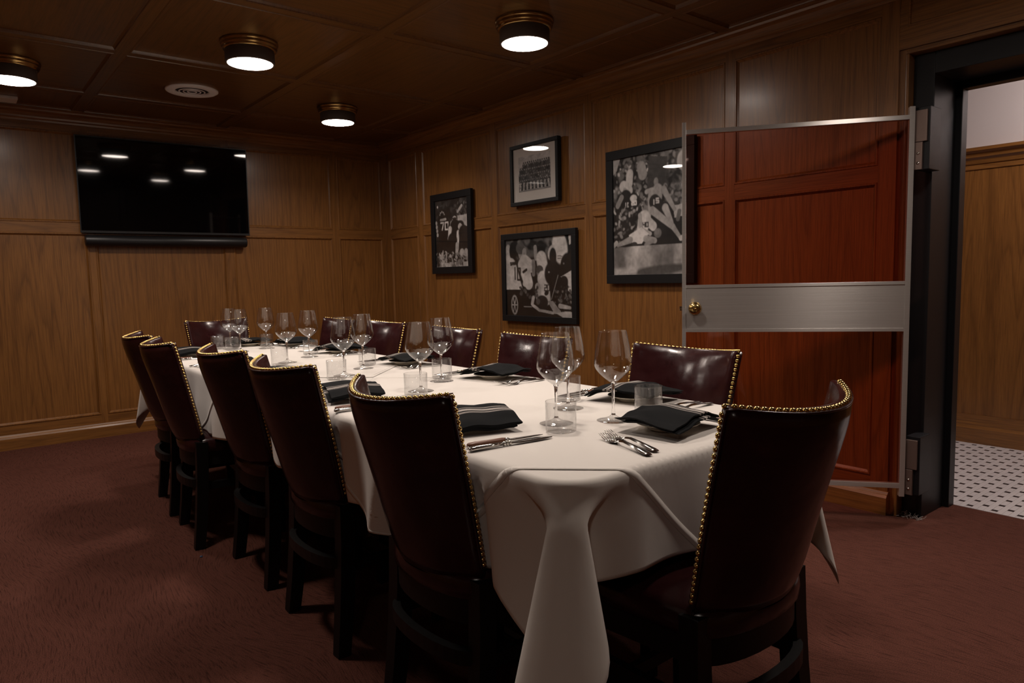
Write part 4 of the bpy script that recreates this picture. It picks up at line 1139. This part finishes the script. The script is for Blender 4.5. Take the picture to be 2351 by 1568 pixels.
# seats: place text, forward angle (local +y), napkin xy, wine xy, tumbler xy, knives xy, forks xy, cutlery rotation
HP = PI/2
def side(k, row): return '%s place from the near end, %s side' % (ORD[k], row)
seats = [
 ('at the near end place', HP, (5.075, -2.005), (4.907, -2.029), (4.906, -1.880), (5.11, -1.83), (5.125, -2.215), 0.02),
 ('at the nearest place of the left row', 0, (4.690, -2.345), (4.825, -2.168), (4.906, -2.226), (4.915, -2.405), (4.545, -2.40), -0.09),
 ('at the second place of the left row', 0, (4.010, -2.375), (4.070, -2.135), (4.148, -2.203), (4.225, -2.42), (3.87, -2.42), -0.06),
 ('at the third place of the left row', 0, (3.360, -2.39), (3.470, -2.145), (3.545, -2.215), (3.59, -2.42), (3.22, -2.42), 0.0),
 ('at the fourth place of the left row', 0, (2.740, -2.40), (2.795, -2.130), (2.872, -2.198), (2.95, -2.43), (2.60, -2.43), 0.0),
 ('at the farthest place of the left row', 0, (2.030, -2.39), (2.020, -2.110), (1.880, -2.115), (2.22, -2.43), (1.88, -2.42), 0.0),
 ('at the nearest place of the picture wall row', PI, (4.735, -1.748), (4.688, -1.993), (4.590, -1.900), (4.535, -1.775), (4.935, -1.745), 0.05),
 ('at the second place of the picture wall row', PI, (4.000, -1.748), (3.917, -1.946), (3.850, -1.900), (3.775, -1.770), (4.175, -1.760), 0.05),
 ('at the third place of the picture wall row', PI, (3.310, -1.748), (3.310, -1.975), (3.210, -1.902), (3.085, -1.770), (3.46, -1.770), 0.05),
 ('at the fourth place of the picture wall row', PI, (2.560, -1.735), (2.630, -1.945), (2.505, -1.885), (2.33, -1.770), (2.72, -1.770), 0.05),
 ('at the farthest place of the picture wall row', PI, (1.900, -1.735), (1.950, -1.930), (1.825, -1.885), (1.70, -1.765), (2.08, -1.770), 0.05),
 ('at the far end place', -HP, (1.655, -1.945), (1.790, -2.095), (1.720, -2.150), (1.70, -2.29), (1.72, -1.80), 0.0),
]
for i, (pl, fa, nap, wine, tum, kn, fk, cr) in enumerate(seats):
    R = Matrix.Rotation(fa, 2)
    put(PROTO['plate'], nap[0], nap[1], fa, 'white side plate '+pl, 'plate', 'side plates')
    src = NAPS[i % 3]
    put(src, nap[0], nap[1], fa+(0.06, -0.30, -0.2, 0.1, 0.15, 0.0, 0.12, 0.2, 0.1, 0.2, 0.0, 0.1)[i], 'black white-striped napkin '+pl, 'napkin', 'folded black napkins', 0.006)
    put(PROTO['wine'], wine[0], wine[1], 0, 'empty stemmed wine glass '+pl, 'wine glass', 'wine glasses')
    put(PROTO['tumbler'], tum[0], tum[1], 0, 'clear straight water tumbler '+pl, 'tumbler', 'water tumblers')
    o1 = R @ Vector((-0.014, 0.004)); o2 = R @ Vector((0.016, -0.006))
    put(PROTO['steak'], kn[0]+o1.x, kn[1]+o1.y, fa+cr, 'wooden handled steak knife '+pl, 'knife', 'steak knives')
    put(PROTO['knife'], kn[0]+o2.x, kn[1]+o2.y, fa+cr-0.03, 'polished steel table knife '+pl, 'knife', 'table knives')
    o1 = R @ Vector((-0.019, -0.006)); o2 = R @ Vector((0.017, 0.006))
    put(PROTO['fork'], fk[0]+o1.x, fk[1]+o1.y, fa-0.26 if i == 0 else fa+cr*0.5, 'outer steel fork '+pl, 'fork', 'forks')
    put(PROTO['fork'], fk[0]+o2.x, fk[1]+o2.y, fa-0.24 if i == 0 else fa+cr*0.5, 'inner steel fork '+pl, 'fork', 'forks')

# ================================================================ small things on the carpet
mb = MB()
for k in range(46):
    x, y = 4.87+rng.uniform(-0.05, 0.06), 0.035-abs(rng.normal(0, 0.02)); z = 0.002
    p = [(x, y, z)]
    for s in range(3): p.append((p[-1][0]+rng.uniform(-.014, .014), p[-1][1]+rng.uniform(-.010, .010), abs(p[-1][2]+rng.uniform(-.006, .012))))
    mb.add(*tube_vf(p, 0.0011, 4))
o = mb.build('carpet_fibres', 'lint'); tag(o, 'frayed pale carpet fibres at the foot of the black door frame', 'fibres', None, 'stuff')
bm = bmesh.new(); bmesh.ops.create_icosphere(bm, subdivisions=2, radius=0.006)
for q in bm.verts: q.co *= 1+0.25*math.sin(q.co.x*900+q.co.y*600); q.co.z = max(-0.003, q.co.z*0.5)
me = bpy.data.meshes.new('plastic_crumb'); bm.to_mesh(me); bm.free(); me.materials.append(MATS['blue_plastic'])
o = bpy.data.objects.new('plastic_crumb', me); COL.objects.link(o); o.location = (3.096, -2.667, 0.003)
tag(o, 'tiny blue crumb lying on the carpet left of the chairs', 'crumb')
